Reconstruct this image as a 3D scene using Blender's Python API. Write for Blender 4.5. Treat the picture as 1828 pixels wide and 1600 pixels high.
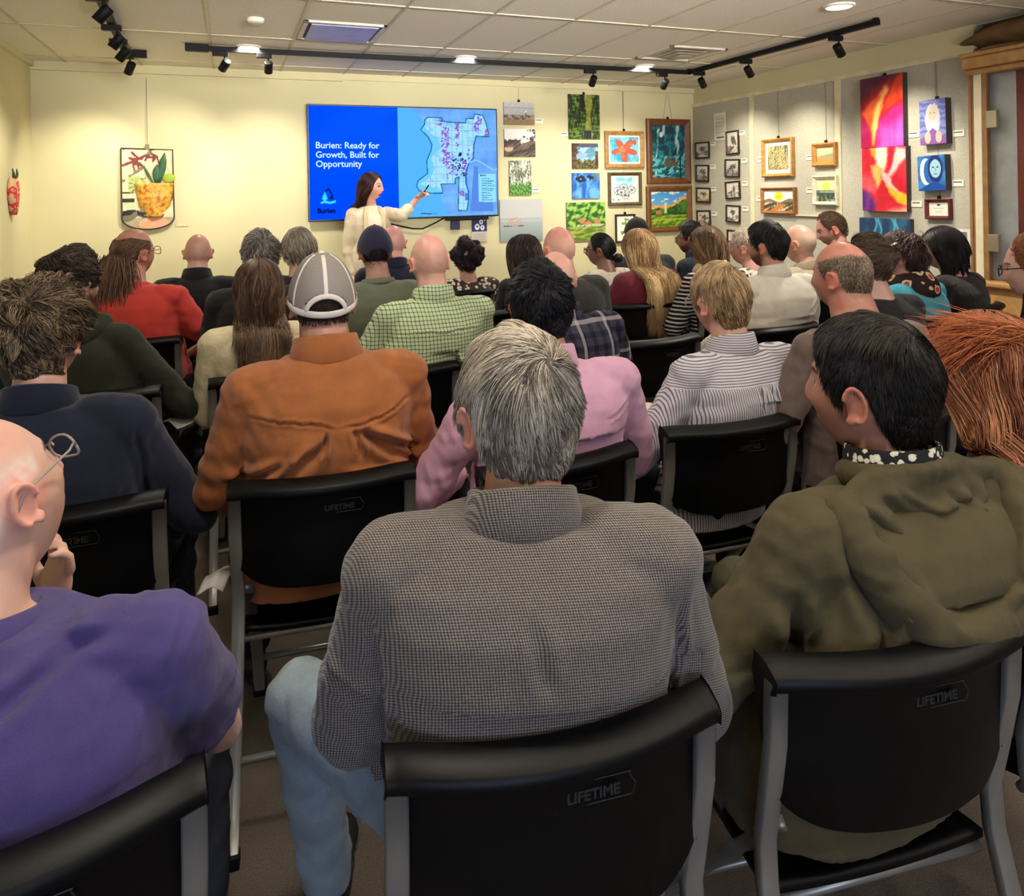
import bpy, bmesh, math, random
import numpy as np
from mathutils import Vector, Matrix
for _o in list(bpy.data.objects): bpy.data.objects.remove(_o)
SC = bpy.context.scene; COL = SC.collection
R = math.radians
rng = np.random.default_rng(7)
# ---------------------------------------------------------------- camera
F = 1287.; PX, PY = 914., 339.; ROLL = R(.95); YAW = R(21.38); CAMZ = 1.55
fw = np.array([math.sin(YAW), math.cos(YAW), 0]); rt = np.array([math.cos(YAW), -math.sin(YAW), 0]); upv = np.array([0, 0, 1.])
r2 = math.cos(ROLL)*rt-math.sin(ROLL)*upv; u2 = math.cos(ROLL)*upv+math.sin(ROLL)*rt
cam = bpy.data.cameras.new('camera'); camo = bpy.data.objects.new('camera', cam); COL.objects.link(camo)
cam.sensor_fit = 'HORIZONTAL'; cam.sensor_width = 36; cam.lens = F/1828*36
cam.shift_x = 0; cam.shift_y = -(800-PY)/1828; cam.clip_start = .05
m = Matrix.Identity(4)
for i in range(3):
    m[i][0] = r2[i]; m[i][1] = u2[i]; m[i][2] = -fw[i]
m[2][3] = CAMZ
camo.matrix_world = m
SC.camera = camo
# ---------------------------------------------------------------- world, light, exposure
SC.view_settings.view_transform = 'Standard'; SC.view_settings.look = 'None'
SC.view_settings.gamma = 1; SC.view_settings.exposure = 0.32; SC.view_settings.use_curve_mapping = False
w = bpy.data.worlds.new('world'); SC.world = w; w.use_nodes = True
w.node_tree.nodes['Background'].inputs[0].default_value = (1.0, .93, .84, 1)
w.node_tree.nodes['Background'].inputs[1].default_value = .28
def lamp(kind, name, loc, energy, color, target=None, **k):
    l = bpy.data.lights.new(name, kind); l.energy = energy; l.color = color
    for a, b in k.items(): setattr(l, a, b)
    o = bpy.data.objects.new(name, l); COL.objects.link(o); o.location = loc
    d = Vector(target)-Vector(loc) if target is not None else Vector((0, 0, -1))
    o.rotation_euler = d.to_track_quat('-Z', 'Y').to_euler()
    return o
WARM = (1, .92, .80); WARM2 = (1, .92, .74)
# recessed downlights: four seen, the rest of the same grid behind and beside the camera
DL_SEEN = [(.15, 5.81), (1.86, 5.77), (3.56, 5.71), (3.57, 3.45)]
DL_REST = [(.15, 3.45), (.15, 1.1), (3.57, 1.1), (1.86, -.9), (.15, -1.6), (3.57, -1.6)]
for x, y in DL_SEEN: lamp('AREA', 'downlight_lamp', (x, y, 2.655), 26, WARM, shape='DISK', size=.15, spread=R(150))
for x, y in DL_REST: lamp('AREA', 'downlight_lamp', (x, y, 2.655), 9, WARM, shape='DISK', size=.18, spread=R(160))
# daylight of the window behind the camera (cool, low)
lamp('AREA', 'window_daylight', (-.9, -2.6, 1.2), 50, (.45, .6, 1), target=(.5, 1.2, .6), shape='RECTANGLE', size=2.2, size_y=1.4)

lamp('AREA', 'added_ceiling_fill', (1.6, -1.0, 2.0), 80, (1, .95, .88), target=(1.7, 2.6, 3.0), shape='RECTANGLE', size=3.0, size_y=.4, spread=R(60))  # added fill light to brighten the ceiling; stands for no real fixture
# ---------------------------------------------------------------- pixel <-> world
CC = np.array([0, 0, CAMZ])
def ray(u, v): return fw+(u-PX)/F*r2-(v-PY)/F*u2
def atZ(u, v, z): return CC+ray(u, v)*z
def onY(u, v, y): d = ray(u, v); return CC+d*(y/d[1])
def onX(u, v, x): d = ray(u, v); return CC+d*(x/d[0])
def onH(u, v, h): d = ray(u, v); return CC+d*((h-CC[2])/d[2])

# ---------------------------------------------------------------- materials
def lin(c):
    c = [x/255. for x in c]
    return tuple((x/12.92 if x <= .04045 else ((x+.055)/1.055)**2.4) for x in c)
MATS = {}
class N:
    def __init__(s, name, rough=.6, spec=.4, metal=0):
        s.m = bpy.data.materials.new(name); s.m.use_nodes = True; s.t = s.m.node_tree
        s.b = s.t.nodes['Principled BSDF']; s.b.inputs['Roughness'].default_value = rough
        s.b.inputs['Specular IOR Level'].default_value = spec; s.b.inputs['Metallic'].default_value = metal
    def n(s, typ, **k):
        o = s.t.nodes.new(typ)
        for a, b in k.items():
            if a.startswith('_'):
                o.inputs[a[1:].replace('_', ' ')].default_value = b
            else: setattr(o, a, b)
        return o
    def l(s, a, b): s.t.links.new(a, b)
    def coord(s, scale=(1, 1, 1)):
        tc = s.n('ShaderNodeTexCoord'); mp = s.n('ShaderNodeMapping'); mp.inputs['Scale'].default_value = scale
        s.l(tc.outputs['Object'], mp.inputs[0]); return mp.outputs[0]
    def noise(s, sc, scale=5, detail=4, dist=0):
        q = s.n('ShaderNodeTexNoise', _Scale=scale, _Detail=detail, _Distortion=dist); s.l(sc, q.inputs['Vector']); return q.outputs['Fac']
    def ramp(s, f, stops, interp='LINEAR'):
        q = s.n('ShaderNodeValToRGB'); q.color_ramp.interpolation = interp; e = q.color_ramp.elements
        while len(e) < len(stops): e.new(.5)
        for i, (p, c) in enumerate(stops): e[i].position = p; e[i].color = tuple(c)+(1,) if len(c) == 3 else c
        s.l(f, q.inputs[0]); return q.outputs[0]
    def mix(s, f, a, b, mode='MIX'):
        q = s.n('ShaderNodeMix', data_type='RGBA', blend_type=mode)
        for v, i in ((f, 0), (a, 6), (b, 7)):
            if hasattr(v, 'links') or hasattr(v, 'is_linked'): s.l(v, q.inputs[i])
            else: q.inputs[i].default_value = v if i == 0 else tuple(v)+(1,)
        return q.outputs[2]
    def math(s, op, a, b=0):
        q = s.n('ShaderNodeMath', operation=op)
        for i, v in enumerate((a, b)):
            if hasattr(v, 'is_linked'): s.l(v, q.inputs[i])
            else: q.inputs[i].default_value = v
        return q.outputs[0]
    def sep(s, v):
        q = s.n('ShaderNodeSeparateXYZ'); s.l(v, q.inputs[0]); return q.outputs
    def col(s, c):
        if hasattr(c, 'is_linked'): s.l(c, s.b.inputs['Base Color'])
        else: s.b.inputs['Base Color'].default_value = tuple(c)+(1,)
    def bump(s, h, strength=.2, dist=.01):
        q = s.n('ShaderNodeBump', _Strength=strength, _Distance=dist); s.l(h, q.inputs['Height']); s.l(q.outputs[0], s.b.inputs['Normal'])
def cached(fn):
    def g(*a, **k):
        key = (fn.__name__,)+a+tuple(sorted(k.items()))
        if key not in MATS: MATS[key] = fn(*a, **k)
        return MATS[key]
    return g
@cached
def plain(c, rough=.6, spec=.4, metal=0, var=.06, ns=8, bump=0, bs=200, name='material'):
    q = N(name, rough, spec, metal); v = q.coord(); f = q.noise(v, ns, 3); L = np.array(lin(c))
    q.col(q.ramp(f, [(.3, tuple(L*(1-var*2))), (.7, tuple(np.minimum(L*(1+var*2), 1)))]))
    if bump: q.bump(q.noise(v, bs, 2), bump, .002)
    return q.m
@cached
def emis(c, strength=1, name='glow'):
    q = N(name, .5, 0); q.col((0, 0, 0)); q.b.inputs['Emission Color'].default_value = lin(c)+(1,); q.b.inputs['Emission Strength'].default_value = strength
    return q.m
@cached
def attr(rough=.6, spec=.4, emit=0, bump=0, bs=60, sss=0, name='painted', aniso=0):
    q = N(name, rough, spec); a = q.n('ShaderNodeVertexColor', layer_name='Col'); c = a.outputs[0]
    if emit:
        q.col((0, 0, 0)); q.b.inputs['Specular IOR Level'].default_value = 0
        q.l(c, q.b.inputs['Emission Color']); q.b.inputs['Emission Strength'].default_value = emit
    else: q.l(c, q.b.inputs['Base Color'])
    if sss: q.b.inputs['Subsurface Weight'].default_value = sss; q.b.inputs['Subsurface Radius'].default_value = (.012, .005, .003); q.b.inputs['Subsurface Scale'].default_value = 1
    if bump: q.bump(q.noise(q.coord(), bs, 4), bump, .003)
    return q.m
@cached
def cloth(c, var=.08, bump=.42, rough=.85, ns=14, name='cloth', weave=700, sheen=.15):
    q = N(name, rough, .15); v = q.coord(); L = np.array(lin(c)); f = q.noise(v, ns, 5)
    f2 = q.noise(v, weave, 2)
    base = q.ramp(f, [(.3, tuple(L*(1-var*2.2))), (.7, tuple(np.minimum(L*(1+var*2.2), 1)))])
    q.col(q.mix(.25, base, q.ramp(f2, [(.3, tuple(L*.55)), (.7, tuple(np.minimum(L*1.5, 1)))])))
    q.b.inputs['Sheen Weight'].default_value = sheen
    q.bump(q.math('ADD', q.math('MULTIPLY', q.noise(v, 28, 5, .6), 3), f2), bump, .011)
    return q.m
def lines(q, s, freq, width):
    w_ = q.math('FRACT', q.math('MULTIPLY', s, freq)); return q.math('LESS_THAN', w_, width)
@cached
def checks(bg, fg, size=.016, width=.2, name='check', minor=None):
    q = N(name, .85, .15); v = q.coord(); x, y, z = q.sep(v)[:3]
    n = q.math('MULTIPLY', q.math('SUBTRACT', q.noise(v, 9, 2), .5), .012)
    xx = q.math('ADD', q.math('ADD', x, n), 5); zz = q.math('ADD', q.math('ADD', z, n), 5); yy = q.math('ADD', y, 5)
    a = lines(q, xx, 1/size, width); b = lines(q, zz, 1/size, width)
    f = q.math('MULTIPLY', q.math('ADD', a, b), .5)
    c = q.ramp(f, [(0, lin(bg)), (.5, tuple(np.array(lin(fg))*.6+np.array(lin(bg))*.4)), (1, lin(fg))])
    if minor: c = q.mix(q.math('MULTIPLY', q.math('ADD', lines(q, xx, .35/size, .1), lines(q, zz, .35/size, .1)), .6), c, lin(minor))
    q.col(c); q.bump(q.noise(v, 30, 5, .6), .4, .01)
    return q.m
@cached
def stripes(bg, fg, size=.007, width=.45, axis=0, name='stripes', yoke=None, wob=.008):
    q = N(name, .85, .15); v = q.coord(); x, y, z = q.sep(v)[:3]
    n = q.math('MULTIPLY', q.math('SUBTRACT', q.noise(v, 7, 2), .5), wob)
    s = (x, y, z)[axis]; s = q.math('ADD', q.math('ADD', s, n), 5)
    f = lines(q, s, 1/size, width)
    if yoke:
        f2 = lines(q, q.math('ADD', q.math('ADD', z, n), 5), 1/size, width); k = q.math('GREATER_THAN', z, yoke)
        f = q.math('ADD', q.math('MULTIPLY', f2, k), q.math('MULTIPLY', f, q.math('SUBTRACT', 1, k)))
    q.col(q.mix(f, lin(bg), lin(fg))); q.bump(q.noise(v, 30, 5, .6), .4, .01)
    return q.m
@cached
def tweed(c1, c2, c3, name='tweed'):
    q = N(name, .9, .1); v = q.coord(); x, y, z = q.sep(v)[:3]
    xx = q.math('ADD', x, 5); zz = q.math('ADD', z, 5); yy = q.math('MULTIPLY', q.math('ADD', y, 5), .5)
    a = lines(q, q.math('ADD', xx, yy), 260, .5); b = lines(q, q.math('ADD', zz, yy), 260, .5)
    f = q.math('ADD', q.math('MULTIPLY', q.math('ADD', a, b), .4), q.math('MULTIPLY', q.math('SUBTRACT', q.noise(v, 400, 2), .5), .7))
    base = q.ramp(f, [(0, lin(c1)), (.45, lin(c2)), (.85, lin(c3))])
    q.col(base); q.b.inputs['Sheen Weight'].default_value = .2
    q.bump(q.math('ADD', f, q.math('MULTIPLY', q.noise(v, 12, 3), 2)), .5, .002)
    return q.m
@cached
def blobs(bg, fg, fg2, scale=30, th=.35, name='pattern'):
    q = N(name, .8, .2); v = q.coord()
    vo = q.n('ShaderNodeTexVoronoi', _Scale=scale); q.l(v, vo.inputs['Vector'])
    n = q.noise(v, scale*1.3, 2); d = q.math('ADD', vo.outputs['Distance'], q.math('MULTIPLY', q.math('SUBTRACT', n, .5), .6))
    q.col(q.ramp(d, [(0, lin(fg2)), (th*.6, lin(fg2)), (th*.65, lin(fg)), (th, lin(fg)), (th+.03, lin(bg))], 'CONSTANT'))
    q.bump(q.noise(v, 30, 4), .4, .01)
    return q.m
BLACKP = lambda: plain((6, 6, 7), .45, .22, var=.02, bump=.12, bs=900, name='black_plastic')
STEEL = lambda: plain((150, 150, 145), .35, .5, .6, name='grey_steel')
BLKM = lambda: plain((9, 9, 10), .6, .25, name='black_metal')
WHITE = lambda: plain((236, 232, 218), .6, .3, var=.01, name='white_card')

# ---------------------------------------------------------------- mesh helpers
def finish(name, V, Fc, mat, parent=None, smooth=True, mats=None, fm=None):
    me = bpy.data.meshes.new(name)
    me.from_pydata([tuple(map(float, p)) for p in V] if not isinstance(V, np.ndarray) else V.astype(float).tolist(), [], Fc if isinstance(Fc, list) else Fc.tolist())
    return link(name, me, mat, parent, smooth, mats, fm)
def link(name, me, mat, parent=None, smooth=True, mats=None, fm=None):
    for q in (mats or [mat]): me.materials.append(q)
    if fm is not None: me.polygons.foreach_set('material_index', np.asarray(fm, dtype=np.int32))
    if smooth: me.polygons.foreach_set('use_smooth', np.ones(len(me.polygons), dtype=bool))
    me.update()
    o = bpy.data.objects.new(name, me); COL.objects.link(o)
    if parent is not None: o.parent = parent
    return o
def setcol(me, C):
    a = me.color_attributes.new('Col', 'FLOAT_COLOR', 'POINT')
    if C.shape[1] == 3: C = np.concatenate([C, np.ones((len(C), 1))], 1)
    a.data.foreach_set('color', C.astype(np.float32).ravel())
def empty(name, loc, rz=0):
    o = bpy.data.objects.new(name, None); COL.objects.link(o); o.location = tuple(map(float, loc)); o.rotation_euler = (0, 0, rz)
    o.empty_display_size = .1; return o
def tag(o, label=None, cat=None, group=None, kind=None):
    if label: o['label'] = label
    if cat: o['category'] = cat
    if group: o['group'] = group
    if kind: o['kind'] = kind
    return o
class MB:
    def __init__(s): s.V = []; s.F = []; s.n = 0; s.M = []
    def add(s, V, Fc, m=0):
        V = np.asarray(V, float); s.V.append(V); s.F += [tuple(int(i)+s.n for i in f) for f in Fc]; s.M += [m]*len(Fc); s.n += len(V); return s
    def box(s, a, b, m=0):
        x0, y0, z0 = np.minimum(a, b); x1, y1, z1 = np.maximum(a, b)
        return s.add([(x0, y0, z0), (x1, y0, z0), (x1, y1, z0), (x0, y1, z0), (x0, y0, z1), (x1, y0, z1), (x1, y1, z1), (x0, y1, z1)],
                     [(0, 3, 2, 1), (4, 5, 6, 7), (0, 1, 5, 4), (1, 2, 6, 5), (2, 3, 7, 6), (3, 0, 4, 7)], m)
    def tube(s, P, r, k=10, m=0, flat=None): v, f = tube(P, r, k, flat); return s.add(v, f, m)
    def build(s, name, mat, parent=None, smooth=False, bevel=0, mats=None):
        o = finish(name, np.concatenate(s.V), s.F, mat, parent, smooth, mats, s.M if mats else None)
        if bevel:
            b = o.modifiers.new('b', 'BEVEL'); b.width = bevel; b.segments = 2; b.limit_method = 'ANGLE'
        return o
def tube(P, r, k=10, flat=None):
    """tapered closed tube along points; flat=(vector, ratio) squashes the section along a vector"""
    P = np.asarray(P, float); n = len(P); r = np.broadcast_to(np.asarray(r, float), (n,)); T = np.gradient(P, axis=0); T /= np.linalg.norm(T, axis=1)[:, None]+1e-9
    ref = np.array([0, 0, 1.]) if abs(T[0][2]) < .9 else np.array([0, 1., 0]); A = np.cross(T[0], ref); A /= np.linalg.norm(A); V = []
    for i in range(n):
        A = A-T[i]*A.dot(T[i]); A /= np.linalg.norm(A)+1e-9; B = np.cross(T[i], A)
        for j in range(k):
            a = 2*math.pi*j/k; d = (A*math.cos(a)+B*math.sin(a))*r[i]
            if flat is not None: fv = np.asarray(flat[0], float); d = d-fv*d.dot(fv)*(1-flat[1])
            V.append(P[i]+d)
    Fc = [(i*k+j, i*k+(j+1) % k, (i+1)*k+(j+1) % k, (i+1)*k+j) for i in range(n-1) for j in range(k)]
    V += [P[0], P[-1]]; a, b = n*k, n*k+1
    Fc += [(a, (j+1) % k, j) for j in range(k)]+[(b, (n-1)*k+j, (n-1)*k+(j+1) % k) for j in range(k)]
    return np.array(V), Fc
def capsule(p, q, r0, r1, k=14):
    p = np.asarray(p, float); q = np.asarray(q, float); d = q-p; L = np.linalg.norm(d)+1e-9; d = d/L; P = []; r = []
    for a in (80, 60, 35, 12): P.append(p-d*r0*math.sin(R(a))); r.append(r0*math.cos(R(a)))
    P.append(p); r.append(r0); P.append((p+q)/2); r.append((r0+r1)/2); P.append(q); r.append(r1)
    for a in (12, 35, 60, 80): P.append(q+d*r1*math.sin(R(a))); r.append(r1*math.cos(R(a)))
    return tube(P, r, k)
def ellipsoid(c, rad, M=None, nu=20, nv=12):
    V = []; 
    for i in range(nv+1):
        th = math.pi*i/nv
        for j in range(nu): a = 2*math.pi*j/nu; V.append((math.sin(th)*math.cos(a)*rad[0], math.sin(th)*math.sin(a)*rad[1], math.cos(th)*rad[2]))
    V = np.array(V)
    if M is not None: V = V@np.array(M).T
    Fc = [(i*nu+j, (i+1)*nu+j, (i+1)*nu+(j+1) % nu, i*nu+(j+1) % nu) for i in range(nv) for j in range(nu)]
    return V+np.asarray(c, float), Fc
def rings(Rs, k=28, pw=2.4):
    """loft of horizontal super-ellipses (x,y,z,rx,ry)"""
    V = []
    for (x, y, z, rx, ry) in Rs:
        for j in range(k):
            a = 2*math.pi*j/k; c, s = math.cos(a), math.sin(a)
            V.append((x+rx*abs(c)**(2/pw)*(1 if c > 0 else -1), y+ry*abs(s)**(2/pw)*(1 if s > 0 else -1), z))
    n = len(Rs); V += [Rs[0][:3], Rs[-1][:3]]; a, b = n*k, n*k+1
    Fc = [(i*k+j, i*k+(j+1) % k, (i+1)*k+(j+1) % k, (i+1)*k+j) for i in range(n-1) for j in range(k)]
    Fc += [(a, (j+1) % k, j) for j in range(k)]+[(b, (n-1)*k+j, (n-1)*k+(j+1) % k) for j in range(k)]
    return np.array(V, float), Fc
def remesh(comps, voxel, smooth=3, fac=.5):
    mb = MB()
    for c in comps: mb.add(*c)
    me = bpy.data.meshes.new('t'); me.from_pydata(np.concatenate(mb.V).tolist(), [], mb.F)
    bm = bmesh.new(); bm.from_mesh(me); bmesh.ops.recalc_face_normals(bm, faces=bm.faces); bm.to_mesh(me); bm.free()
    o = bpy.data.objects.new('t', me); COL.objects.link(o)
    r_ = o.modifiers.new('r', 'REMESH'); r_.mode = 'VOXEL'; r_.voxel_size = voxel; r_.adaptivity = 0
    if smooth: s_ = o.modifiers.new('s', 'SMOOTH'); s_.factor = fac; s_.iterations = smooth
    dg = bpy.context.evaluated_depsgraph_get(); dg.update()
    out = bpy.data.meshes.new_from_object(o.evaluated_get(dg)); bpy.data.objects.remove(o); bpy.data.meshes.remove(me)
    return out
def getV(me):
    a = np.empty(len(me.vertices)*3, np.float32); me.vertices.foreach_get('co', a); return a.reshape(-1, 3).astype(float)
def getN(me):
    a = np.empty(len(me.vertices)*3, np.float32); me.vertices.foreach_get('normal', a); return a.reshape(-1, 3).astype(float)
def setV(me, V): me.vertices.foreach_set('co', V.astype(np.float32).ravel()); me.update()
def ss(a, b, x): t = np.clip((x-a)/(b-a), 0, 1); return t*t*(3-2*t)
_nd = np.random.default_rng(3).normal(size=(40, 3)); _np = np.random.default_rng(4).uniform(0, 6.28, 40)
def snoise(P, f, seed=0, oct=2):
    """smooth pseudo noise, roughly -1..1"""
    P = np.asarray(P); s = 0; amp = 1
    for o in range(oct):
        q = P*f
        for i in range(4):
            k = (seed*7+o*11+i*3) % 40; d = _nd[k][:P.shape[1]]; d2 = _nd[(k+1) % 40][:P.shape[1]]
            s = s+amp*.35*np.sin(q@d+_np[k]+1.3*np.sin(q@d2*.7+_np[(k+5) % 40]))
        amp *= .5; f *= 2.1
    return s
# ================================================================ ROOM
H = 2.67; XL, XR, YB = -1.5, 4.94, 6.9
WALLC = plain((212, 204, 164), .85, .2, var=.02, ns=1.5, bump=.1, bs=300, name='cream_wall_paint')
def S(o): return tag(o, kind='structure')
def carpet():
    q = N('carpet', .95, .05); v = q.coord(); f = q.noise(v, 260, 3); f2 = q.noise(v, 2.2, 3)
    q.col(q.mix(.5, q.ramp(f, [(.3, lin((70, 62, 56))), (.7, lin((128, 116, 104)))]), q.ramp(f2, [(.3, lin((88, 80, 72))), (.7, lin((112, 102, 92)))])))
    q.bump(f, .6, .004); return q.m
S(MB().box((XL-.1, -4, -.05), (6.6, YB+.1, 0)).build('floor', carpet()))
def tilemat():
    q = N('ceiling_tile', .95, .1); v = q.coord(); f = q.noise(v, 130, 4)
    q.col(q.ramp(f, [(.3, lin((212, 204, 188))), (.6, lin((238, 231, 216)))])); q.bump(f, .5, .003); return q.m
S(MB().box((XL-.1, -4, H), (6.6, YB+.1, H+.05)).build('ceiling', tilemat()))
gb = MB()
for k in range(-2, 13): gb.box((-.68+.565*k-.009, -4, H-.006), (-.68+.565*k+.009, YB, H))
for k in range(-6, 4): gb.box((XL, 5.44-1.155*(-k if k < 0 else 0)-.009+(1.155*k if k > 0 else 0), H-.0065), (6.6, 5.44-1.155*(-k if k < 0 else 0)+.009+(1.155*k if k > 0 else 0), H)) if 5.44+1.155*k < YB else None
S(gb.build('trim_1', plain((196, 186, 160), .5, .3, name='t_bar')))
S(MB().box((XL, YB, 0), (XR+.1, YB+.1, H)).build('wall_back', WALLC))
S(MB().box((XL-.1, -4, 0), (XL, YB, H)).build('wall_left', WALLC))
S(MB().box((XR, 3.57, 0), (XR+.1, YB, H)).build('wall_right', WALLC))
S(MB().box((XR+.1, 3.66, 0), (6.6, 3.76, H)).build('wall_far', plain((205, 205, 200), .8, .2, name='side_wall_paint')))
S(MB().box((6.5, -4, 0), (6.6, 3.66, H)).build('wall_side', plain((205, 205, 200), .8, .2, name='side_wall_paint')))
S(MB().box((XL, YB-.02, H-.06), (XR, YB, H)).box((XL, YB-.035, H-.075), (1.0, YB, H-.055)).build('trim_2', WALLC))
S(MB().box((XL, -4, H-.05), (XL+.03, YB, H)).build('trim_3', WALLC))
FAB = plain((188, 184, 168), .95, .05, var=.05, ns=90, bump=.2, bs=400, name='grey_fabric_panel')
CREAM = plain((222, 212, 180), .6, .3, name='cream_trim')
for i, (y0, y1) in enumerate([(6.88, 5.93), (5.87, 4.82), (4.76, 3.58)]):
    S(MB().box((XR-.012, y1, .1), (XR, y0, 2.455)).build('trim_%d' % (4+i), FAB))
tr = MB().box((XR-.022, 3.56, 2.455), (XR, 6.9, 2.49))
for y in (5.9, 4.79): tr.box((XR-.024, y-.03, .1), (XR, y+.03, 2.47))
S(tr.build('trim_7', CREAM))
S(MB().box((XL, YB-.015, 0), (XR, YB, .1)).build('baseboard_back', plain((60, 55, 50), .6, name='dark_base')))
S(MB().box((XR-.02, 3.58, 0), (XR, YB-.02, .1)).build('baseboard_right', plain((60, 55, 50), .6, name='dark_base')))

# ---------------------------------------------------------------- ceiling fittings
EM = emis((255, 240, 205), 9, 'downlight_glow')
def downlight(x, y, label):
    o = tag(empty('recessed_downlight', (x, y, H)), label, 'ceiling light', 'recessed ceiling downlights')
    V, Fc = tube([(0, 0, -.006), (0, 0, -.0061), (0, 0, -.01), (0, 0, -.0101)], [.075, .075, .075, .07], 28)
    finish('lens', V, Fc, EM, o)
    P = []; n = 28
    for r, z in ((.095, 0), (.095, -.006), (.078, -.014), (.074, 0)): P += [(r*math.cos(6.2832*j/n), r*math.sin(6.2832*j/n), z) for j in range(n)]
    finish('trim_ring', P, [(i*n+j, i*n+(j+1) % n, ((i+1) % 4)*n+(j+1) % n, ((i+1) % 4)*n+j) for i in range(4) for j in range(n)], WHITE(), o)
for (x, y), l in zip(DL_SEEN, ['round glowing recessed ceiling light above left end of the black track', 'round glowing recessed ceiling light above the screen', 'round glowing recessed ceiling light beside the square air diffuser', 'largest round glowing recessed ceiling light, near right end of the track']): downlight(x, y, l)
det = tag(finish('smoke_detector', *tube([(0, 0, 0), (0, 0, -.02), (0, 0, -.03), (0, 0, -.031)], [.055, .053, .04, .02], 24), WHITE()), 'small white round smoke detector on ceiling tile left of the vent', 'smoke detector')
det.location = (.17, 4.87, H)
def vent(x, y, sx, sy, label, dark):
    o = tag(empty('air_vent', (x, y, H)), label, 'vent')
    f = MB()
    for a, b in (((-sx, -sy), (sx, -sy+.03)), ((-sx, sy-.03), (sx, sy)), ((-sx, -sy), (-sx+.03, sy)), ((sx-.03, -sy), (sx, sy))): f.box((a[0], a[1], -.016), (b[0], b[1], 0))
    f.build('frame', plain((205, 198, 185), .5, name='vent_paint'), o, bevel=.003)
    g = MB()
    if dark:
        for k in range(3): t = .55-.17*k; g.box((-sx*t, -sy*t, -.012-.012*k), (sx*t, sy*t, -.009-.012*k))
        g.box((-sx+.03, -sy+.03, -.003), (sx-.03, sy-.03, -.001)); g.build('diffuser_plate', plain((190, 180, 160), .5, name='vent_plate'), o)
    else:
        g.box((-sx+.05, -sy+.05, -.02), (sx-.05, sy-.05, -.012)); g.build('diffuser_plate', plain((168, 166, 190), .35, .5, name='vent_cool_plate'), o)
        MB().box((-sx+.03, -sy+.03, -.004), (sx-.03, sy-.03, -.002)).build('duct_opening', plain((95, 92, 100), .8, name='vent_dark'), o)
vent(.735, 5.09, .27, .29, 'rectangular lilac-grey air vent on the ceiling above the screen', False)
vent(3.52, 5.08, .27, .27, 'square stepped air diffuser on the ceiling at right', True)
# lighting tracks
def track(pts, label, name='lighting_track'):
    o = tag(empty(name, (pts[0][0], pts[0][1], H)), label, 'lighting track'); p0 = np.array([pts[0][0], pts[0][1]])
    for i in range(len(pts)-1):
        a = np.array(pts[i])-p0; b = np.array(pts[i+1])-p0; d = (b-a)/np.linalg.norm(b-a); n_ = np.array([-d[1], d[0]])*.019; e = d*.018
        V = [(*(a-n_-e), -.012), (*(b-n_+e), -.012), (*(b+n_+e), -.012), (*(a+n_-e), -.012)]; V += [(x, y, -.05) for x, y, z in V]
        finish('rail', V, [(0, 1, 2, 3), (7, 6, 5, 4), (0, 4, 5, 1), (1, 5, 6, 2), (2, 6, 7, 3), (3, 7, 4, 0)], BLKM(), o, smooth=False)
    MB().box((-.02, -.028, -.056), (.14, .028, 0)).build('feed_box', BLKM(), o, bevel=.004)
    for k in range(1, len(pts)): b = np.array(pts[k])-p0; MB().box((b[0]-.015, b[1]-.015, -.014), (b[0]+.015, b[1]+.015, 0)).build('mount', BLKM(), o)
track([(-.27, 5.82), (4.08, 5.76), (4.08, 3.63)], 'long black lighting track turning the corner in front of the back and right walls')
track([(-.72, 6.2), (-.60, 3.4)], 'short black lighting track running toward the viewer at upper left')
def head(x, y, target, label, energy=35, size=R(75), light=True, col=WARM2):
    o = tag(empty('track_spotlight', (x, y, H-.05)), label, 'spotlight', 'black spotlights on the ceiling tracks')
    MB().box((-.055, -.02, -.035), (.055, .02, .002)).build('adapter', BLKM(), o, bevel=.003)
    MB().tube([(.03, 0, -.03), (.03, 0, -.075)], .006, 8).build('stem', BLKM(), o)
    c = np.array([.03, 0, -.1]); d = np.array(target)-np.array([x, y, H-.05])-c; d /= np.linalg.norm(d)
    V, Fc = tube([c-d*.045, c-d*.044, c-d*.035, c+d*.05, c+d*.05, c+d*.042], [.02, .028, .031, .031, .026, .024], 18)
    can = finish('can', V, Fc, BLKM(), o)
    finish('lens', *tube([c+d*.043, c+d*.0435], [.022, .022], 14), emis((255, 225, 170), 1.5, 'spot_lens'), can)
    if light:
        p = np.array([x, y, H-.05])+c+d*.06
        lamp('SPOT', 'spot_lamp', p, energy, col, target=target, spot_size=size, spot_blend=.9, shadow_soft_size=.03)
sp = [(-.05, 5.8, (-.65, 6.9, 1.6)), (.26, 5.8, (.3, 6.9, 1.5)), (3.03, 5.77, (3.2, 6.9, 1.5)), (3.78, 5.76, (3.95, 6.9, 1.5)),
      (4.08, 5.6, (4.94, 6.0, 1.6)), (4.08, 4.95, (4.94, 5.2, 1.6)), (4.08, 3.98, (4.94, 4.15, 1.6))]
lb = ['first black track spotlight from the left end of the long track', 'second black track spotlight from the left, aimed at the bare wall', 'black track spotlight above the forest photograph right of the screen', 'last black spotlight before the track corner, above the framed paintings',
      'black track spotlight just past the corner of the track', 'middle black spotlight on the right-hand arm of the track', 'black track spotlight nearest the right end of the long track']
for (x, y, t), l in zip(sp, lb): head(x, y, t, l, 54)
for (y, l, t) in [(6.12, 'farthest black spotlight of the short upper left track', (-1.2, 6.9, 1.5)), (5.55, 'second farthest black spotlight of the short upper left track', (-1.5, 5.9, 1.5)), (5.1, 'small dark spotlight pressed against the short upper left track', (-1.5, 5.2, 1.4)), (4.35, 'nearest black spotlight of the short track, cut by the top edge', (-1.5, 4.3, 1.4))]:
    head(-.72+(6.2-y)*.043, y, t, l, 45)

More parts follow.
